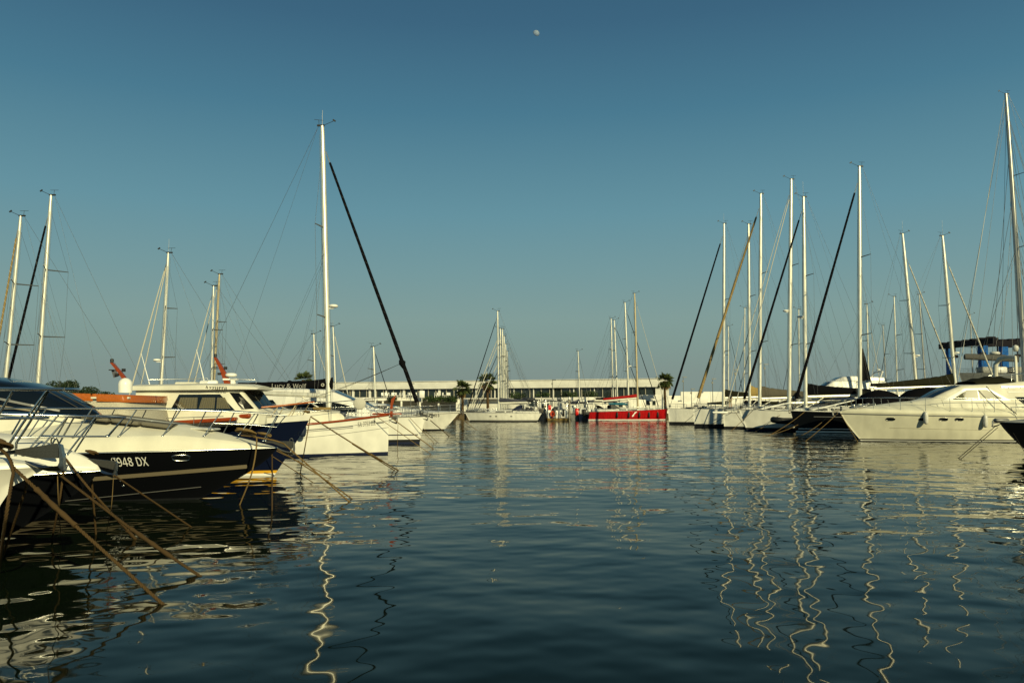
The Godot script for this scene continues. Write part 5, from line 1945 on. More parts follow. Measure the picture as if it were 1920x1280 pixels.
	# ---- the white motor yacht at the right
	var r = thing("motor_yacht", "cream motor yacht with four oval portholes and two white fenders on the right", "motor yacht", Vector3(spot(1575, 772, 56).x, 0, -56), PI, "motor yachts in the right row")
	var h = hull_def(17.5, 4.9, 2.05, 1.78, 1.45, {gb = 0.45, rc = 1.25, p = 2.2, q = 0.8})
	build_hull(r, h, [["antifouling", -0.35, 0.03, M.antifoul], ["boot_stripe", 0.03, 0.08, M.white_paint], ["black_stripe", 0.08, 0.16, M.antifoul], ["hull", 0.16, null, M.ivory]], 34)
	crown_deck(r, h, "foredeck", M.ivory, 0.24, 1.5, 0.62, 6.0, 0.07)
	hull_rail(r, h, "rub_rail", M.stripe_grey, 0.035, -0.14)
	hull_rail(r, h, "spray_knuckle", M.taupe, 0.008, -1.05, 0.0, 0.1, 0.86)
	for side in [1, -1]:
		for px in [1681, 1735, 1769, 1796]:
			hull_port(r, h, -((px - 960) / FOCAL * 53.8 - r.position.x), 1.54, 0.27, 0.10, side, M.steel, M.dark_glass)
	var st = [[-4.9, 2.0, 2.72, 0.7, 0.5], [-6.0, 2.0, 2.95, 1.4, 1.1], [-6.9, 2.0, 3.42, 1.62, 1.28], [-7.9, 2.0, 3.82, 1.75, 1.36], [-9.2, 2.0, 3.9, 1.8, 1.42], [-10.4, 2.0, 3.92, 1.82, 1.46], [-12, 2.0, 4.1, 1.84, 1.5], [-15.5, 1.9, 4.1, 1.84, 1.5]]
	house(r, "deckhouse", st, M.cream, 0.14, 0.05)
	top_panel(r, "windscreen", st, -6.05, -7.85, -0.95, -0.05, M.screen_glass, 0.016, 0.14, 0.05)
	top_panel(r, "windscreen", st, -6.05, -7.85, 0.05, 0.95, M.screen_glass, 0.016, 0.14, 0.05)
	for side in [1, -1]:
		var fr = side_panel(r, "window_frame", st, [Vector2(-6.55, 2.80), Vector2(-8.0, 3.62), Vector2(-9.6, 3.66), Vector2(-11.0, 2.80)], M.white_paint, side, 0.012, 0.14)
		side_panel(fr, "pane", st, [Vector2(-7.15, 2.88), Vector2(-8.15, 3.52), Vector2(-8.85, 3.54), Vector2(-8.85, 2.88)], M.beige_glass, side, 0.03, 0.14)
		side_panel(fr, "pane", st, [Vector2(-8.95, 2.88), Vector2(-8.95, 3.54), Vector2(-9.5, 3.54), Vector2(-10.55, 2.88)], M.beige_glass, side, 0.03, 0.14)
		side_panel(r, "aft_window", st, [Vector2(-11.3, 3.05), Vector2(-14.5, 3.05), Vector2(-14.5, 2.4), Vector2(-12.0, 2.4)], M.dark_glass, side, 0.015, 0.14)
		side_panel(r, "grab_rail", st, [Vector2(-10.5, 3.72), Vector2(-13.5, 3.72), Vector2(-13.5, 3.76), Vector2(-10.5, 3.76)], M.chrome, side, 0.06, 0.14)
		side_panel(r, "louvre", st, [Vector2(-10.9, 3.36), Vector2(-12.0, 3.36), Vector2(-12.0, 3.42), Vector2(-10.9, 3.42)], M.stripe_grey, side, 0.02, 0.14)
		s = new_st()
		var z = func(x): return side * maxf(hz(h, minf(x, 0.0)) - 0.10, 0.0)
		tube(s, poly_path([Vector3(0.1, 2.78, 0.0), Vector3(-1.0, 2.95, z.call(-1.0)), Vector3(-3, 3.02, z.call(-3.0)), Vector3(-6, 2.98, z.call(-6.0)), Vector3(-12, 2.86, z.call(-12.0)), Vector3(-15, 2.84, z.call(-15.0))], 34), 0.017, 8)
		put("top_rail", s, M.chrome, r)
		for x in [-0.45, -1.0, -2.0, -3.6, -5.1, -6.6, -8.0, -9.45, -10.9, -12.4]:
			stanchion(r, Vector3(x, h_sheer(h, (x + h.l) / h.l) + 0.2, z.call(x)), Vector3(x, 2.98 - 0.012 * absf(x + 3) - (0.15 if x > -0.6 else 0.0), z.call(x)), 0.015)
		for x in [-3.0, -6.3, -9.0, -11.6]:
			var b = new_st()
			tube(b, [Vector3(x, 2.42, z.call(x) * 0.93), Vector3(x + 0.12, 2.86, z.call(x) * 0.9)], 0.013, 5)
			put("handrail_bracket", b, M.stripe_grey, r)
	s = new_st()
	tube(s, [Vector3(0.1, 2.78, 0), Vector3(-0.1, 2.3, 0)], 0.016, 6)
	tube(s, [Vector3(-0.25, 2.2, 0.05), Vector3(-2.3, 2.62, 0.5)], 0.03, 6)
	tube(s, [Vector3(-0.25, 2.2, -0.05), Vector3(-2.3, 2.62, -0.5)], 0.03, 6)
	put("bow_frame", s, M.chrome, r)
	s = new_st()
	prism(s, [Vector2(-0.3, 0), Vector2(-3.2, 0.22), Vector2(-3.2, 0.26), Vector2(-0.3, 0.05)], -0.45, 0.45, Transform3D(Basis(), Vector3(-0.9, 2.24, 0)))
	put("teak_gangplank", s, M.teak, r)
	s = new_st()
	bx(s, Vector3(-0.35, 2.28, 0.0), Vector3(0.5, 0.25, 0.4))
	lathe(s, [Vector2(0.14, 0), Vector2(0.1, 0.14), Vector2(0.14, 0.26), Vector2(0.02, 0.28)], 10, Transform3D(Basis(), Vector3(-1.0, 2.3, 0)))
	put("windlass", s, M.steel, r)
	anchor(r, Vector3(0.42, 2.06, 0.0), 0.95, M.steel, -0.2)
	s = new_st()
	rings = []
	for i in 13:
		var f = i / 12.0
		var ring = []
		for j in 9:
			var a = PI * j / 8.0
			ring.append(Vector3(lerpf(-8.9, -11.6, f), 3.95 + (0.22 + 0.26 * sin(f * PI * 0.8) + 0.05 * sin(f * 19.0 + j)) * sin(a) + 0.1 * f, cos(a) * 1.3))
		rings.append(ring)
	loft(s, rings)
	put("flybridge_tarpaulin", s, M.olive_cloth, r)
	s = new_st()
	for side in [1, -1]:
		tube(s, [Vector3(-11.3, 4.1, side * 1.35), Vector3(-11.35, 4.62, side * 1.32), Vector3(-13.6, 4.66, side * 1.32), Vector3(-13.7, 4.1, side * 1.32)], 0.025, 6)
	put("flybridge_rail", s, M.chrome, r)
	s = new_st()
	for side in [1, -1]:
		tube(s, [Vector3(-11.75, 4.0, side * 1.2), Vector3(-11.8, 5.4, side * 1.15), Vector3(-11.95, 5.78, side * 0.9), Vector3(-12.0, 5.84, 0)], 0.16, 10, true, 0.6)
	var ar = put("radar_arch", s, M.cream, r)
	radar_dome(ar, Vector3(-11.2, 6.15, 0.2), 0.34, M.fender_white)
	s = new_st()
	lathe(s, [Vector2(0.02, -0.2), Vector2(0.14, -0.18), Vector2(0.2, 0.05), Vector2(0.17, 0.2), Vector2(0.01, 0.28)], 14, Transform3D(Basis(), Vector3(-12.5, 6.45, -0.1)))
	put("satellite_dome", s, M.fender_white, ar)
	s = new_st()
	for side in [1, -1]:
		tube(s, bend(local(r, spot(1850, 724, 54.0)), local(r, spot(1907, 776, 53.4)), 0.1), 0.03, 6)
	put("cover_strap", s, M.black_cloth, r)
	fender("white fender hanging under the bow rail of the cream motor yacht", r.transform * h_at(h, -5.05, 1.68, -1, 0.14), 0.16, 0.86, M.fender_white, 1)
	fender("white fender hanging amidships on the cream motor yacht", r.transform * h_at(h, -8.75, 1.46, -1, 0.14), 0.16, 0.86, M.fender_white, 1)
	# ---- black bow at the right edge
	r = thing("motor_boat", "black bow with a grey deck entering at the right edge", "motor boat", Vector3(spot(1874, 792, 40).x, 0, -40), PI, "motor yachts in the right row")
	h = hull_def(13.0, 4.2, 1.62, 1.4, 1.5, {gb = 0.4, rc = 1.2})
	build_hull(r, h, [["antifouling", -0.35, 0.05, M.antifoul], ["hull", 0.05, null, M.black_hull]])
	crown_deck(r, h, "foredeck", M.deck_grey, 0.10, 1.5, 0.45, 6.0)
	hull_rail(r, h, "rub_rail", M.steel, 0.03, 0.0)
	s = new_st()
	rbox(s, Vector3(-0.12, 1.72, 0), Vector3(0.7, 0.2, 0.3), 0.06)
	put("bow_roller", s, M.stripe_grey, r)
	anchor(r, Vector3(0.26, 1.62, 0.0), 0.75, M.steel, -0.1)
	s = new_st()
	for side in [1, -1]:
		tube(s, [Vector3(-8, 2.4, side * 1.7), Vector3(-3, 2.4, side * 1.35), Vector3(-0.9, 2.35, side * 0.45)], 0.018, 6)
		for x in [-1.0, -2.4, -4.0]:
			tube(s, [Vector3(x - 0.3, 1.75, side * 1.0 * (0.4 + absf(x) * 0.2)), Vector3(x, 2.37, side * 0.95 * (0.45 + absf(x) * 0.2))], 0.015, 5)
	put("bow_rail", s, M.chrome, r)

	# ---- beyond the right pier
	var gf = "sailing yachts beyond the right pier"
	var hf = hull_def(14.5, 4.3, 1.7, 1.5, 0.9)
	sail_yacht("left of two white masts whose pale headsails slant right, beyond the pier", 1818, 96, 1, hf, [1717, 705], [1693, 438], {stay = "white_cloth", stay_r = 0.10, stay_top = 0.86, r = 0.2, boom = 5.5, boom_y = 3.0, cover = "black_cloth", h0 = 1.0, radar = 0.3, whip = 1.6, spread = [0.32, 0.62]}, gf)
	sail_yacht("white mast with a pale headsail slanting right and an olive boom cover", 1893, 90, 1, hf, [1790, 700], [1768, 442], {stay = "white_cloth", stay_r = 0.10, stay_top = 0.86, r = 0.2, boom = 9.0, boom_y = 3.1, cover = "olive_cloth", h0 = 1.5, h1 = 0.45, radar = 0.32, whip = 1.8, spread = [0.3, 0.6], boom_up = -0.03}, gf)
	sail_yacht("tallest mast, at the right edge, with three pairs of spreaders", 1905 - 120, 92, -1, hull_def(24, 5.8, 2.2, 2.0, 1.5), [1919, 650], [1887, 176], {stay = "wire_pale", stay_r = 0.035, r = 0.26, mast = "mast_grey", spread = [0.27, 0.5, 0.73], sw = 1.7, stay_top = 0.98, boom = 7.0, boom_y = 2.0, whip = 0, lines = 0.022, stays = 5}, gf)
	var hx = hull_def(11.5, 3.7, 1.4, 1.2, 0.9)
	var small = [[1397, 577, 1396, 725, "behind the standing person", 140, "mast_white"], [1366, 612, 1366, 730, "close to the outermost yacht's mast", 150, "mast_white"], [1498, 580, 1499, 720, "just left of the black boom cover's mast", 130, "mast_white"], [1626, 570, 1629, 712, "just right of the black hull's tall mast", 112, "mast_white"], [1677, 556, 1682, 700, "left of the pair with slanting pale headsails", 122, "mast_white"], [1724, 552, 1734, 698, "between the pair with slanting pale headsails", 120, "mast_grey"], [1656, 610, 1661, 700, "shortest, left of the pair", 150, "mast_grey"], [1820, 590, 1824, 690, "in front of the blue travel lift", 150, "mast_grey"]]
	var k = 0
	for b in small:
		sail_yacht("distant sloop with a thin mast " + b[4], b[0] - 40 if k % 2 == 0 else b[0] + 38, b[5], -1 if k % 2 == 0 else 1, hx, [b[2], b[3]], [b[0], b[1]], {mast = b[6], stay = ["white_cloth", "black_cloth", "navy"][k % 3], stay_r = 0.05, r = 0.115, whip = 0.8 if k % 2 else 0.0, boom = 4.0, cover = ["black_cloth", "olive_cloth", "grey_cloth"][k % 3], h0 = 0.9, boom_y = 1.3}, gf)
		k += 1
	# black headsail cover standing against the mast right of the black hull
	s = new_st()
	prism(s, [Vector2(0, 0), Vector2(0.95, 0.1), Vector2(0.75, 1.2), Vector2(0.14, 3.9), Vector2(0, 3.9)], -0.12, 0.12)
	var sc = thing("stowed_sail", "tall black triangular sail cover standing beside the black hull's mast", "sail cover", spot(1618, 714, 96))
	put("cover", s, M.black_cloth, sc)
	motor_yacht("white flybridge yacht with a raked dark side window behind the boom covers", 1492, 104, -1, hull_def(12.5, 4.5, 3.6, 3.3, 1.2), {hh = 2.3, fly = true, x0 = 0.2, white = "far_white"})
	motor_yacht("white motor yacht with a black awning low behind the cream yacht's bow rail", 1640, 86, -1, hull_def(15, 4.6, 2.0, 1.7, 1.4), {hh = 1.5, fly = false, x0 = 0.14, white = "far_white"})
	for a in [[1650, 757, 3.4, "left black dome awning over a deck behind the cream yacht's rail"], [1742, 752, 4.6, "broad black dome awning in front of the cream yacht's windscreen"]]:
		s = new_st()
		rings = []
		for i in 9:
			var u = i / 8.0 * 2 - 1
			var ring = []
			for j in 9:
				var q = PI * j / 8.0
				ring.append(Vector3(u * a[2] * 0.5, 1.15 * sin(q) * sqrt(maxf(1.0 - u * u * 0.9, 0.0)), cos(q) * 1.3))
			rings.append(ring)
		loft(s, rings)
		var aw = thing("awning", a[3], "awning", spot(a[0], a[1], 66), 0.0, "black awnings behind the cream yacht")
		put("cloth", s, M.black_cloth, aw)

func build_centre():
	var gc = "sailing yachts along the floating pontoon"
	var hw = hull_def(12.2, 3.9, 1.45, 1.3, 0.75, {tr = -0.75, gs = 0.9})
	var w = sail_yacht("white sloop lying broadside in the middle with a navy boom cover", 872, 128, -1, hw, [935, 770], [933, 583], {stay = "black_cloth", stay_r = 0.08, cover = "navy", boom = 4.4, boom_y = 1.6, h0 = 0.8, r = 0.15, hood = "navy", boot = "antifoul", boot_h = 0.12, whip = 0}, gc)
	hull_stripe(w, hw, "waterline_stripe", M.stripe_grey, -11.8, -0.9, 0.26, 0.26, 0.05)
	for x in [-4.1, -5.0, -7.4]:
		for side in [1, -1]:
			hull_port(w, hw, x, 0.85, 0.16, 0.06, side, M.rubber, M.dark_glass)
	var tops = [[938, 616, "second"], [942, 617, "third"], [945, 630, "fourth"], [948, 645, "fifth"], [951, 658, "last"]]
	var k = 0
	for t in tops:
		sail_yacht("white sloop in the row behind the middle one, %s in line" % t[2], 877 + k * 4, 133.5 + k * 4.4, -1, hw, [t[0] + 1.5, 770], [t[0], t[1]], {stay = ["white_cloth", "white_cloth", "navy", "white_cloth", "black_cloth"][k], stay_r = 0.075, cover = ["navy", "black_cloth"][k % 2], boom = 4.2, boom_y = 1.6, h0 = 0.8, r = 0.15, whip = 0, mast = "mast_white" if k < 4 else "mast_grey"}, gc)
		k += 1
	# red yacht
	var hr = hull_def(13.6, 4.2, 1.95, 1.45, 0.35, {tr = 0.25, gs = 0.9, gb = 0.7, se = 1.3})
	var r = sail_yacht("red-hulled sloop lying broadside with a red boom cover and gold mast", 1252, 138, 1, hr, [1196, 760], [1190, 550], {hull = "red_hull", boot = "white_paint", boot_h = 0.14, anti = "antifoul", stay = "white_cloth", stay_r = 0.045, mast = "mast_gold", cover = "red_cloth", h0 = 0.65, h1 = 0.35, boom = 6.0, boom_y = 2.2, r = 0.17, hood = "grey_cloth", whip = 0, boom_up = -0.09}, gc)
	for x in [-1.9, -3.5, -5.2, -7.0, -9.0]:
		var c = h_at(hr, x, 1.0, 1, 0.13)
		fender("black fender on the red hull, %s from its bow" % ["first", "second", "third", "fourth", "fifth"][[-1.9, -3.5, -5.2, -7.0, -9.0].find(x)], r.transform * c, 0.17, 0.95, M.rubber, 1, "black fenders on the red hull")
	var s = new_st()
	for q in 2:
		tube(s, [Vector3(-7.0 - q * 0.3, 2.75 + q * 0.15, 0.6 - q), Vector3(-10.2, 2.8 + q * 0.15, 0.6 - q)], [0.16, 0.1], 8, true, 1.8)
	put("rolled_dinghy_cover", s, M.blue_cover, r)
	var em = new_st()
	var pts = [Vector2(0, 0), Vector2(0.35, 0.25), Vector2(0.3, 0.4), Vector2(0.7, 0.75), Vector2(0.85, 0.95), Vector2(0.45, 0.85), Vector2(0.2, 0.5), Vector2(-0.05, 0.2)]
	var idx = Geometry2D.triangulate_polygon(PackedVector2Array(pts))
	em.set_smooth_group(-1)
	for i in idx:
		em.add_vertex(h_at(hr, -6.4 + pts[i].x, 0.62 + pts[i].y, 1, 0.02))
	put("white_emblem", em, M.white_paint, r)
	var ho = hull_def(13, 4.0, 1.5, 1.3, 0.9)
	sail_yacht("white-masted sloop just behind the red one, with a black furled headsail", 1240, 143, 1, ho, [1179, 755], [1172, 567], {stay = "black_cloth", stay_r = 0.07, cover = "black_cloth", boom = 6.0, boom_y = 2.0, h0 = 0.9, r = 0.17, radar = 0.4, whip = 0}, gc)
	sail_yacht("left of two close white masts behind the red sloop", 1212, 152, 1, ho, [1150, 750], [1146, 597], {stay = "wire", stay_r = 0.03, r = 0.14, cover = "navy", whip = 0}, gc)
	sail_yacht("right of two close white masts behind the red sloop", 1216, 147, 1, ho, [1158, 750], [1152, 600], {stay = "black_cloth", stay_r = 0.06, r = 0.14, cover = "navy", whip = 0}, gc)
	sail_yacht("lone small sloop before the annex with a thin forestay", 1112, 154, 1, hull_def(9.5, 3.3, 1.2, 1.0, 0.8), [1087, 752], [1084, 658], {stay = "white_cloth", stay_r = 0.03, r = 0.12, cover = "navy", whip = 0, boom = 3.0}, gc)
	# pontoon
	var p = thing("floating_pontoon", "brown floating pontoon running back between the middle sloops", "pontoon", Vector3(7.6, 0, -131))
	s = new_st()
	bx(s, Vector3(0, 0.12, -12.0), Vector3(3.5, 0.5, 24))
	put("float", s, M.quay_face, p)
	for q in 26:
		s = new_st()
		bx(s, Vector3(0, 0.42, -0.3 - q * 0.9), Vector3(3.7, 0.08, 0.84))
		put("plank", s, M.planks, p)
	s = new_st()
	for q in [-1, 1]:
		bx(s, Vector3(q * 0.95, 0.28, 0.06), Vector3(1.6, 0.14, 0.12))
	put("fender_beam", s, M.yellow_cloth, p)
	var ped = [[-1.5, -1.0], [-1.2, -3.2], [-0.2, -1.2], [0.25, -1.6], [1.35, -0.7], [-1.5, -6.5], [1.5, -5.0], [0.9, -9.0], [-1.4, -11.0]]
	for q in ped:
		var d = thing("service_pedestal", "white power pedestal on the pontoon, " + ["left of the fire box post", "behind the left pile", "just right of the life ring", "second right of the life ring", "close to the right pile", "half way along the left edge", "half way along the right edge", "near the inner end on the right", "near the inner end on the left"][ped.find(q)], "pedestal", p.position + Vector3(q[0], 0.46, q[1]), 0.0, "white power pedestals on the pontoon")
		s = new_st()
		rbox(s, Vector3(0, 0.65, 0), Vector3(0.34, 1.3, 0.34), 0.03)
		put("column", s, M.white_paint, d)
		s = new_st()
		bx(s, Vector3(0, 0.8, 0.18), Vector3(0.1, 0.5, 0.02))
		put("socket_panel", s, M.rubber_grey, d)
	for q in [[-2.1, -3.0, 2.6, "left"], [1.9, -1.4, 3.6, "right"], [-2.0, -14.0, 2.6, "rear"]]:
		var d = thing("mooring_pile", "tan mooring pile with a white cone cap, %s one at the pontoon" % q[3], "pile", p.position + Vector3(q[0], 0, q[1]), 0.0, "mooring piles at the pontoon")
		s = new_st()
		lathe(s, [Vector2(0.19, -0.5), Vector2(0.19, q[2])], 10)
		put("shaft", s, M.concrete, d)
		s = new_st()
		lathe(s, [Vector2(0.21, q[2]), Vector2(0.2, q[2] + 0.1), Vector2(0.02, q[2] + 0.45)], 10)
		put("cap", s, M.white_paint, d)
	var box = thing("extinguisher_box", "red fire box on a white post at the pontoon", "fire box", p.position + Vector3(-1.35, 0.46, -1.4))
	s = new_st()
	rbox(s, Vector3(0, 1.75, 0), Vector3(0.5, 0.8, 0.3), 0.03)
	put("box", s, M.red_paint, box)
	s = new_st()
	bx(s, Vector3(0, 0.68, 0), Vector3(0.36, 1.36, 0.25))
	put("post", s, M.white_paint, box)
	var lb = thing("life_ring", "orange life ring on its stand at the pontoon's end", "life ring", p.position + Vector3(-0.95, 0.46, -0.45))
	s = new_st()
	var ring = []
	for i in 21:
		ring.append(Vector3(cos(TAU * i / 20) * 0.27, 0.72 + sin(TAU * i / 20) * 0.42, 0))
	tube(s, ring, 0.11, 8, false)
	put("ring", s, M.orange, lb)
	s = new_st()
	bx(s, Vector3(0, 0.6, -0.12), Vector3(0.1, 1.2, 0.08))
	put("stand", s, M.red_paint, lb)
	# small craft crowded at the inner end
	var g = RandomNumberGenerator.new()
	g.seed = 31
	for q in 12:
		var x = 994 + q * 10.5
		var label = "small open boat in the crowd by the pontoon, %s from the left" % ["first", "second", "third", "fourth", "fifth", "sixth", "seventh", "eighth", "ninth", "tenth", "eleventh", "twelfth"][q]
		var o = thing("small_boat", label, "boat", Vector3(spot(x, 770, 147).x, 0, -146.0 - (q % 3) * 1.6), PI / 2 + g.randf_range(-0.15, 0.15), "small boats crowded by the pontoon")
		var h = hull_def(5.5, 1.9, 0.9, 0.75, 0.7)
		o.scale = Vector3.ONE * g.randf_range(1.25, 1.6)
		build_hull(o, h, [["hull", -0.2, null, [M.far_white, M.navy_hull, M.far_white, M.grey_hull][q % 4]]], 12)
		build_deck(o, h, M.deck_grey, 0.05)
		s = new_st()
		rbox(s, Vector3(-2.6, 1.15, 0), Vector3(0.9, 0.8, 0.8), 0.08)
		put("console", s, M.far_white, o)
		for k2 in 3:
			s = new_st()
			tube(s, [Vector3(-1.6 - k2 * 1.1, 0.9, 0.7), Vector3(-1.7 - k2, 2.3, 0.6), Vector3(-1.7 - k2, 2.3, -0.6), Vector3(-1.6 - k2 * 1.1, 0.9, -0.7)], 0.03, 5)
			put("awning_hoop", s, M.chrome, o)
		s = new_st()
		if q % 2 == 0:
			bx(s, Vector3(-2.7, 2.34, 0), Vector3(2.3, 0.07, 1.4), Basis(Vector3(0, 0, 1), g.randf_range(-0.12, 0.12)))
		else:
			rbox(s, Vector3(-1.8, 2.3, 0), Vector3(0.3, 0.25, 1.4), 0.08)
		put("awning", s, [M.navy, M.black_cloth, M.white_cloth, M.navy][q % 4], o)
		s = new_st()
		rbox(s, Vector3(-5.5, 1.0, 0), Vector3(0.5, 0.9, 0.4), 0.08)
		put("outboard", s, M.rubber if q != 7 else M.red_paint, o)

func build_lift():
	var o = thing("travel_lift", "blue boat travel lift with dark girders above the cream yacht", "travel lift", Vector3(74, 0.8, -132))
	var d = 132.0
	var leg = func(px, py0, py1, dd, w):
		var a = spot(px, py0, dd) - o.position
		var s = new_st()
		bx(s, Vector3(a.x, a.y * 0.5, a.z), Vector3(w, a.y, w * 0.9))
		put("leg", s, M.lift_blue, o)
	leg.call(1782, 648, 760, 138, 1.15)
	leg.call(1843, 648, 760, 126, 1.1)
	leg.call(1882, 650, 760, 140, 1.1)
	leg.call(1946, 648, 760, 126, 1.1)
	for gd in [[[1765, 650, 139], [1868, 638, 120]], [[1838, 646, 127], [1955, 640, 127]], [[1876, 648, 140], [1990, 642, 140]]]:
		var a = spot(gd[0][0], gd[0][1], gd[0][2]) - o.position
		var b = spot(gd[1][0], gd[1][1], gd[1][2]) - o.position
		var s = new_st()
		var dirv = (b - a).normalized()
		var side = dirv.cross(Vector3.UP).normalized()
		bx(s, (a + b) * 0.5, Vector3((b - a).length(), 0.85, 0.8), Basis(dirv, side.cross(dirv), side))
		for k in 7:
			bx(s, a.lerp(b, 0.08 + k * 0.14) + Vector3(0, 0.55, 0), Vector3(1.1, 0.22, 0.8))
		var gir = put("girder", s, M.lift_dark, o)
		for f in [0.28, 0.78]:
			s = new_st()
			tube(s, [a.lerp(b, f), a.lerp(b, f) + Vector3(0, -1.7, 0)], 0.12, 5)
			rbox(s, a.lerp(b, f) + Vector3(0, -1.9, 0), Vector3(0.9, 0.5, 0.5), 0.08)
			put("hoist_block", s, M.lift_dark, gir)
		if gd[0][0] == 1765:
			var q = a.lerp(b, 0.52)
			put("lettering", lettering("BOAT", "Droid Sans", 0.9, func(u, v, w): return q + dirv * u + Vector3(0, v - 0.62, 0) - side * (0.52 + w) * signf(side.z) * -1.0, 700), M.white_paint, gir)
	# grey sailing hull ashore below the lift
	var r = thing("sailing_yacht", "grey sailing hull laid up ashore with a grey boom tarpaulin under the lift", "sailboat", Vector3(spot(1798, 700, 118).x, 0.8, -118), PI)
	var h = hull_def(15.0, 4.4, 6.6, 6.3, 2.0, {gb = 0.5})
	build_hull(r, h, [["hull", 2.4, null, M.grey_hull]])
	build_deck(r, h, M.deck_grey, 0.1)
	var s = new_st()
	for k in 3:
		for side in [1, -1]:
			tube(s, [Vector3(-3.5 - k * 3.5, 0, side * 1.9), Vector3(-3.5 - k * 3.5, 3.4, side * 1.6)], 0.1, 5)
	put("cradle", s, M.dull_steel, r)
	for k in 4:
		s = new_st()
		rbox(s, Vector3(-4.0 - k * 2.2, 7.0, 0.3), Vector3(1.5, 0.9, 1.8), 0.12)
		put("deckhouse", s, M.far_white if k % 2 else M.deck_grey, r)
	sail_cover(r, Vector3(-1.0, 8.5, 0), Vector3(-9.0, 8.1, 0), 0.9, 1.0, 0.45, M.grey_cloth, 3, 1.0)
	guard_rails(r, h)

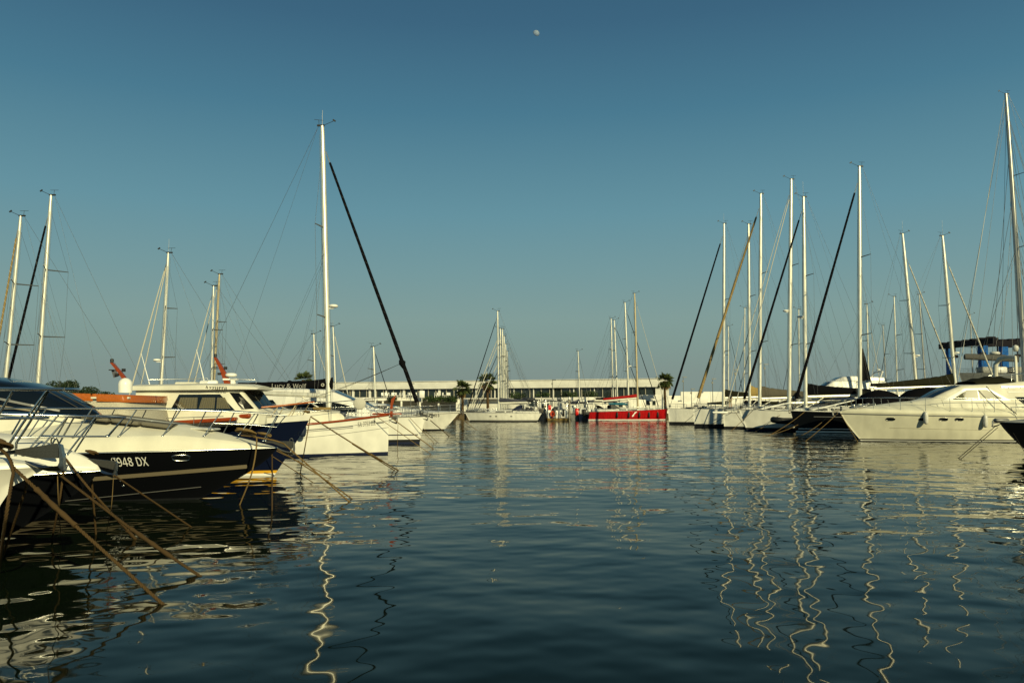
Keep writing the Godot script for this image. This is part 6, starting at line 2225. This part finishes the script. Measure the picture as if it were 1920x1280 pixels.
func build_ropes():
	var near = M.rope_brown
	var tan_ = M.rope_tan
	var a0 = func(x, y, d): return spot(x, y, d)
	rope("thick brown rope from the nearest bow to the open water in the lower left", [a0.call(24, 876, 10.7), a0.call(72, 921, 10.55), a0.call(115, 962, 10.3), wet(303, 1131)], 0.0225, near, true, "thick brown ropes of the two nearest boats", [[0.16, 0.44]])
	rope("thick brown rope hanging steeply at the left edge from the nearest bow", [a0.call(-8, 838, 10.9), a0.call(8, 848, 10.6), a0.call(20, 866, 10.4), a0.call(24, 884, 10.3), a0.call(10, 970, 9.9), wet(-4, 1075)], 0.0225, near, true, "thick brown ropes of the two nearest boats")
	rope("brown rope slanting back down to the left edge behind the steep rope", [a0.call(52, 885, 11.6), a0.call(47, 917, 11.4), wet(3, 1045)], 0.021, near, true, "thick brown ropes of the two nearest boats")
	rope("long brown rope with a knotted splice reaching farthest right in the near group", [a0.call(109, 888, 14.0), a0.call(255, 998, 12.3), wet(373, 1079)], 0.0225, near, true, "thick brown ropes of the two nearest boats", [[0.58, 0.80]])
	rope("brown rope with a frayed end, running just under the long spliced rope", [a0.call(121, 858, 14.3), a0.call(172, 922, 13.9), wet(252, 1009)], 0.021, near, true, "thick brown ropes of the two nearest boats", [[0.78, 0.94]])
	rope("brown rope dropping almost straight from the coil on the second bow", [a0.call(121, 858, 14.3), a0.call(112, 930, 14.1), wet(97, 1008)], 0.019, near, true, "thick brown ropes of the two nearest boats")
	rope("dark rope dropping from under the second bow's tip", [a0.call(170, 886, 14.6), wet(179, 1000)], 0.019, near, true, "thick brown ropes of the two nearest boats")
	rope("thinner brown rope from the second boat's anchor to the right", [a0.call(213, 891, 14.2), wet(358, 988)], 0.018, near, true, "thick brown ropes of the two nearest boats")
	rope("thin cord hanging from the nearest boat's anchor", [a0.call(107, 884, 11.0), a0.call(109, 950, 11.2), wet(114, 1008)], 0.006, tan_, false)
	rope("thin cord hanging from the second boat's anchor", [a0.call(212, 893, 14.3), a0.call(208, 950, 14.0), wet(199, 996)], 0.006, tan_, false)
	rope("tan rope running over the sports cruiser's bow, upper of its long pair", [a0.call(452, 816, 20.6), a0.call(482, 820, 20.3), a0.call(525, 829, 20.6), a0.call(548, 846, 20.3), wet(656, 942)], 0.02, tan_, true)
	rope("tan rope below its twin, second of the sports cruiser's long pair", [a0.call(520, 842, 20.9), a0.call(590, 886, 20.0), wet(661, 936)], 0.017, tan_, true)
	rope("tan rope hanging in front of the sports cruiser's black bow", [a0.call(470, 818, 20.3), a0.call(481, 824, 20.0), a0.call(472, 885, 19.6), wet(449, 946)], 0.019, tan_, true)
	rope("dark upright rope in front of the yellow waterline stripe", [a0.call(510, 852, 21), wet(510, 956)], 0.018, near, true)
	rope("tan rope from the navy bow to the right, double at its lower end", [a0.call(582, 781, 28), a0.call(669, 836, 26.5), wet(747, 882)], 0.024, tan_, true, "mooring ropes running down to the water", [[0.5, 0.66]])
	rope("second tan line beside the lower end of the navy yacht's long rope", [a0.call(660, 832, 26.8), wet(740, 882)], 0.018, tan_, false)
	rope("tan rope hanging steeply from the navy bow", [a0.call(581, 784, 28), a0.call(572, 835, 27.6), wet(563, 884)], 0.02, tan_, true)
	rope("thin tan rope below the yellow-striped bow", [a0.call(505, 852, 27.3), wet(586, 904)], 0.014, tan_, false)
	rope("thin tan rope from under the dark anchor of the sports cruiser", [a0.call(518, 845, 26), wet(620, 894)], 0.014, tan_, false)
	rope("tan rope crossing the white traditional hull's number to the water", [a0.call(705, 780, 40), wet(807, 851)], 0.017, tan_, false)
	rope("tan rope hanging straight down beside the number SA 3753 DX", [a0.call(703, 780, 39.6), wet(699, 842)], 0.015, tan_, false)
	rope("thick tan rope from the bow behind the mahogany post", [a0.call(735, 784, 46), wet(811, 840)], 0.03, tan_, false)
	rope("thin upright rope before the white bow right of the mahogany post", [a0.call(746, 794, 47), wet(745, 838)], 0.014, tan_, false)
	rope("tan anchor rope of the tall sloop, steep to the right", [a0.call(807, 788, 52.5), wet(842, 818)], 0.03, tan_, false)
	rope("left of two thin ropes under the tall sloop's bow", [a0.call(768, 783, 52), wet(814, 831)], 0.018, tan_, false)
	rope("right of two thin ropes under the tall sloop's bow", [a0.call(793, 803, 52), wet(820, 829)], 0.018, tan_, false)
	rope("tan rope off the bow of the outermost yacht in the left row", [a0.call(861, 781, 80), wet(893, 806)], 0.03, tan_, false)
	rope("short tan rope under the number of the outermost left yacht", [a0.call(841, 794, 79), wet(852, 804)], 0.02, tan_, false)
	var gr = "mooring ropes in the right row"
	var pale = M.rope_tan
	for q in [["rope from the black hull's bow, upper long one", 1509, 772, 72.5, 1443, 816, 0.022], ["rope from the black hull's side, running under its name stripe", 1550, 784, 71, 1476, 826, 0.022], ["rope from the cream yacht's anchor down to the left", 1572, 774, 56, 1511, 827, 0.02], ["rope hanging along the cream yacht's bow to the right", 1577, 776, 55.6, 1609, 828, 0.022], ["rope from the dinghy side to the water before the blue waterline", 1463, 778, 78, 1417, 809, 0.022], ["rope across the second outermost white hull", 1311, 766, 91, 1275, 796, 0.025], ["rope below the person down to the left", 1373, 772, 86, 1321, 801, 0.025], ["rope from the blue-waterlined bow to the left", 1413, 768, 78.5, 1371, 808, 0.025], ["dark rope slanting right across the two middle bows", 1379, 772, 84, 1402, 806, 0.025], ["rope from the red bow to the left", 1245, 784, 137, 1226, 796, 0.03], ["rope below the black hull, lowest one", 1497, 796, 72.5, 1432, 817, 0.02]]:
		rope("thin tan " + q[0], bendy(spot(q[1], q[2], q[3]), wet(q[4], q[5])), q[6], pale, false, gr)
	rope("dark rope from the right edge's black bow, upper of two", [spot(1866, 800, 40.2), wet(1799, 858)], 0.016, M.rope_dark, false, gr)
	rope("dark rope from the right edge's black bow, lower of two", [spot(1872, 801, 40.2), wet(1803, 860)], 0.016, M.rope_dark, false, gr)
	rope("dark rope curving under the black bow into the frame's right edge", [spot(1901, 812, 39), wet(1925, 852)], 0.016, M.rope_dark, false, gr)

func bendy(a, b):
	return bend(a, b, a.distance_to(b) * 0.015, 4)
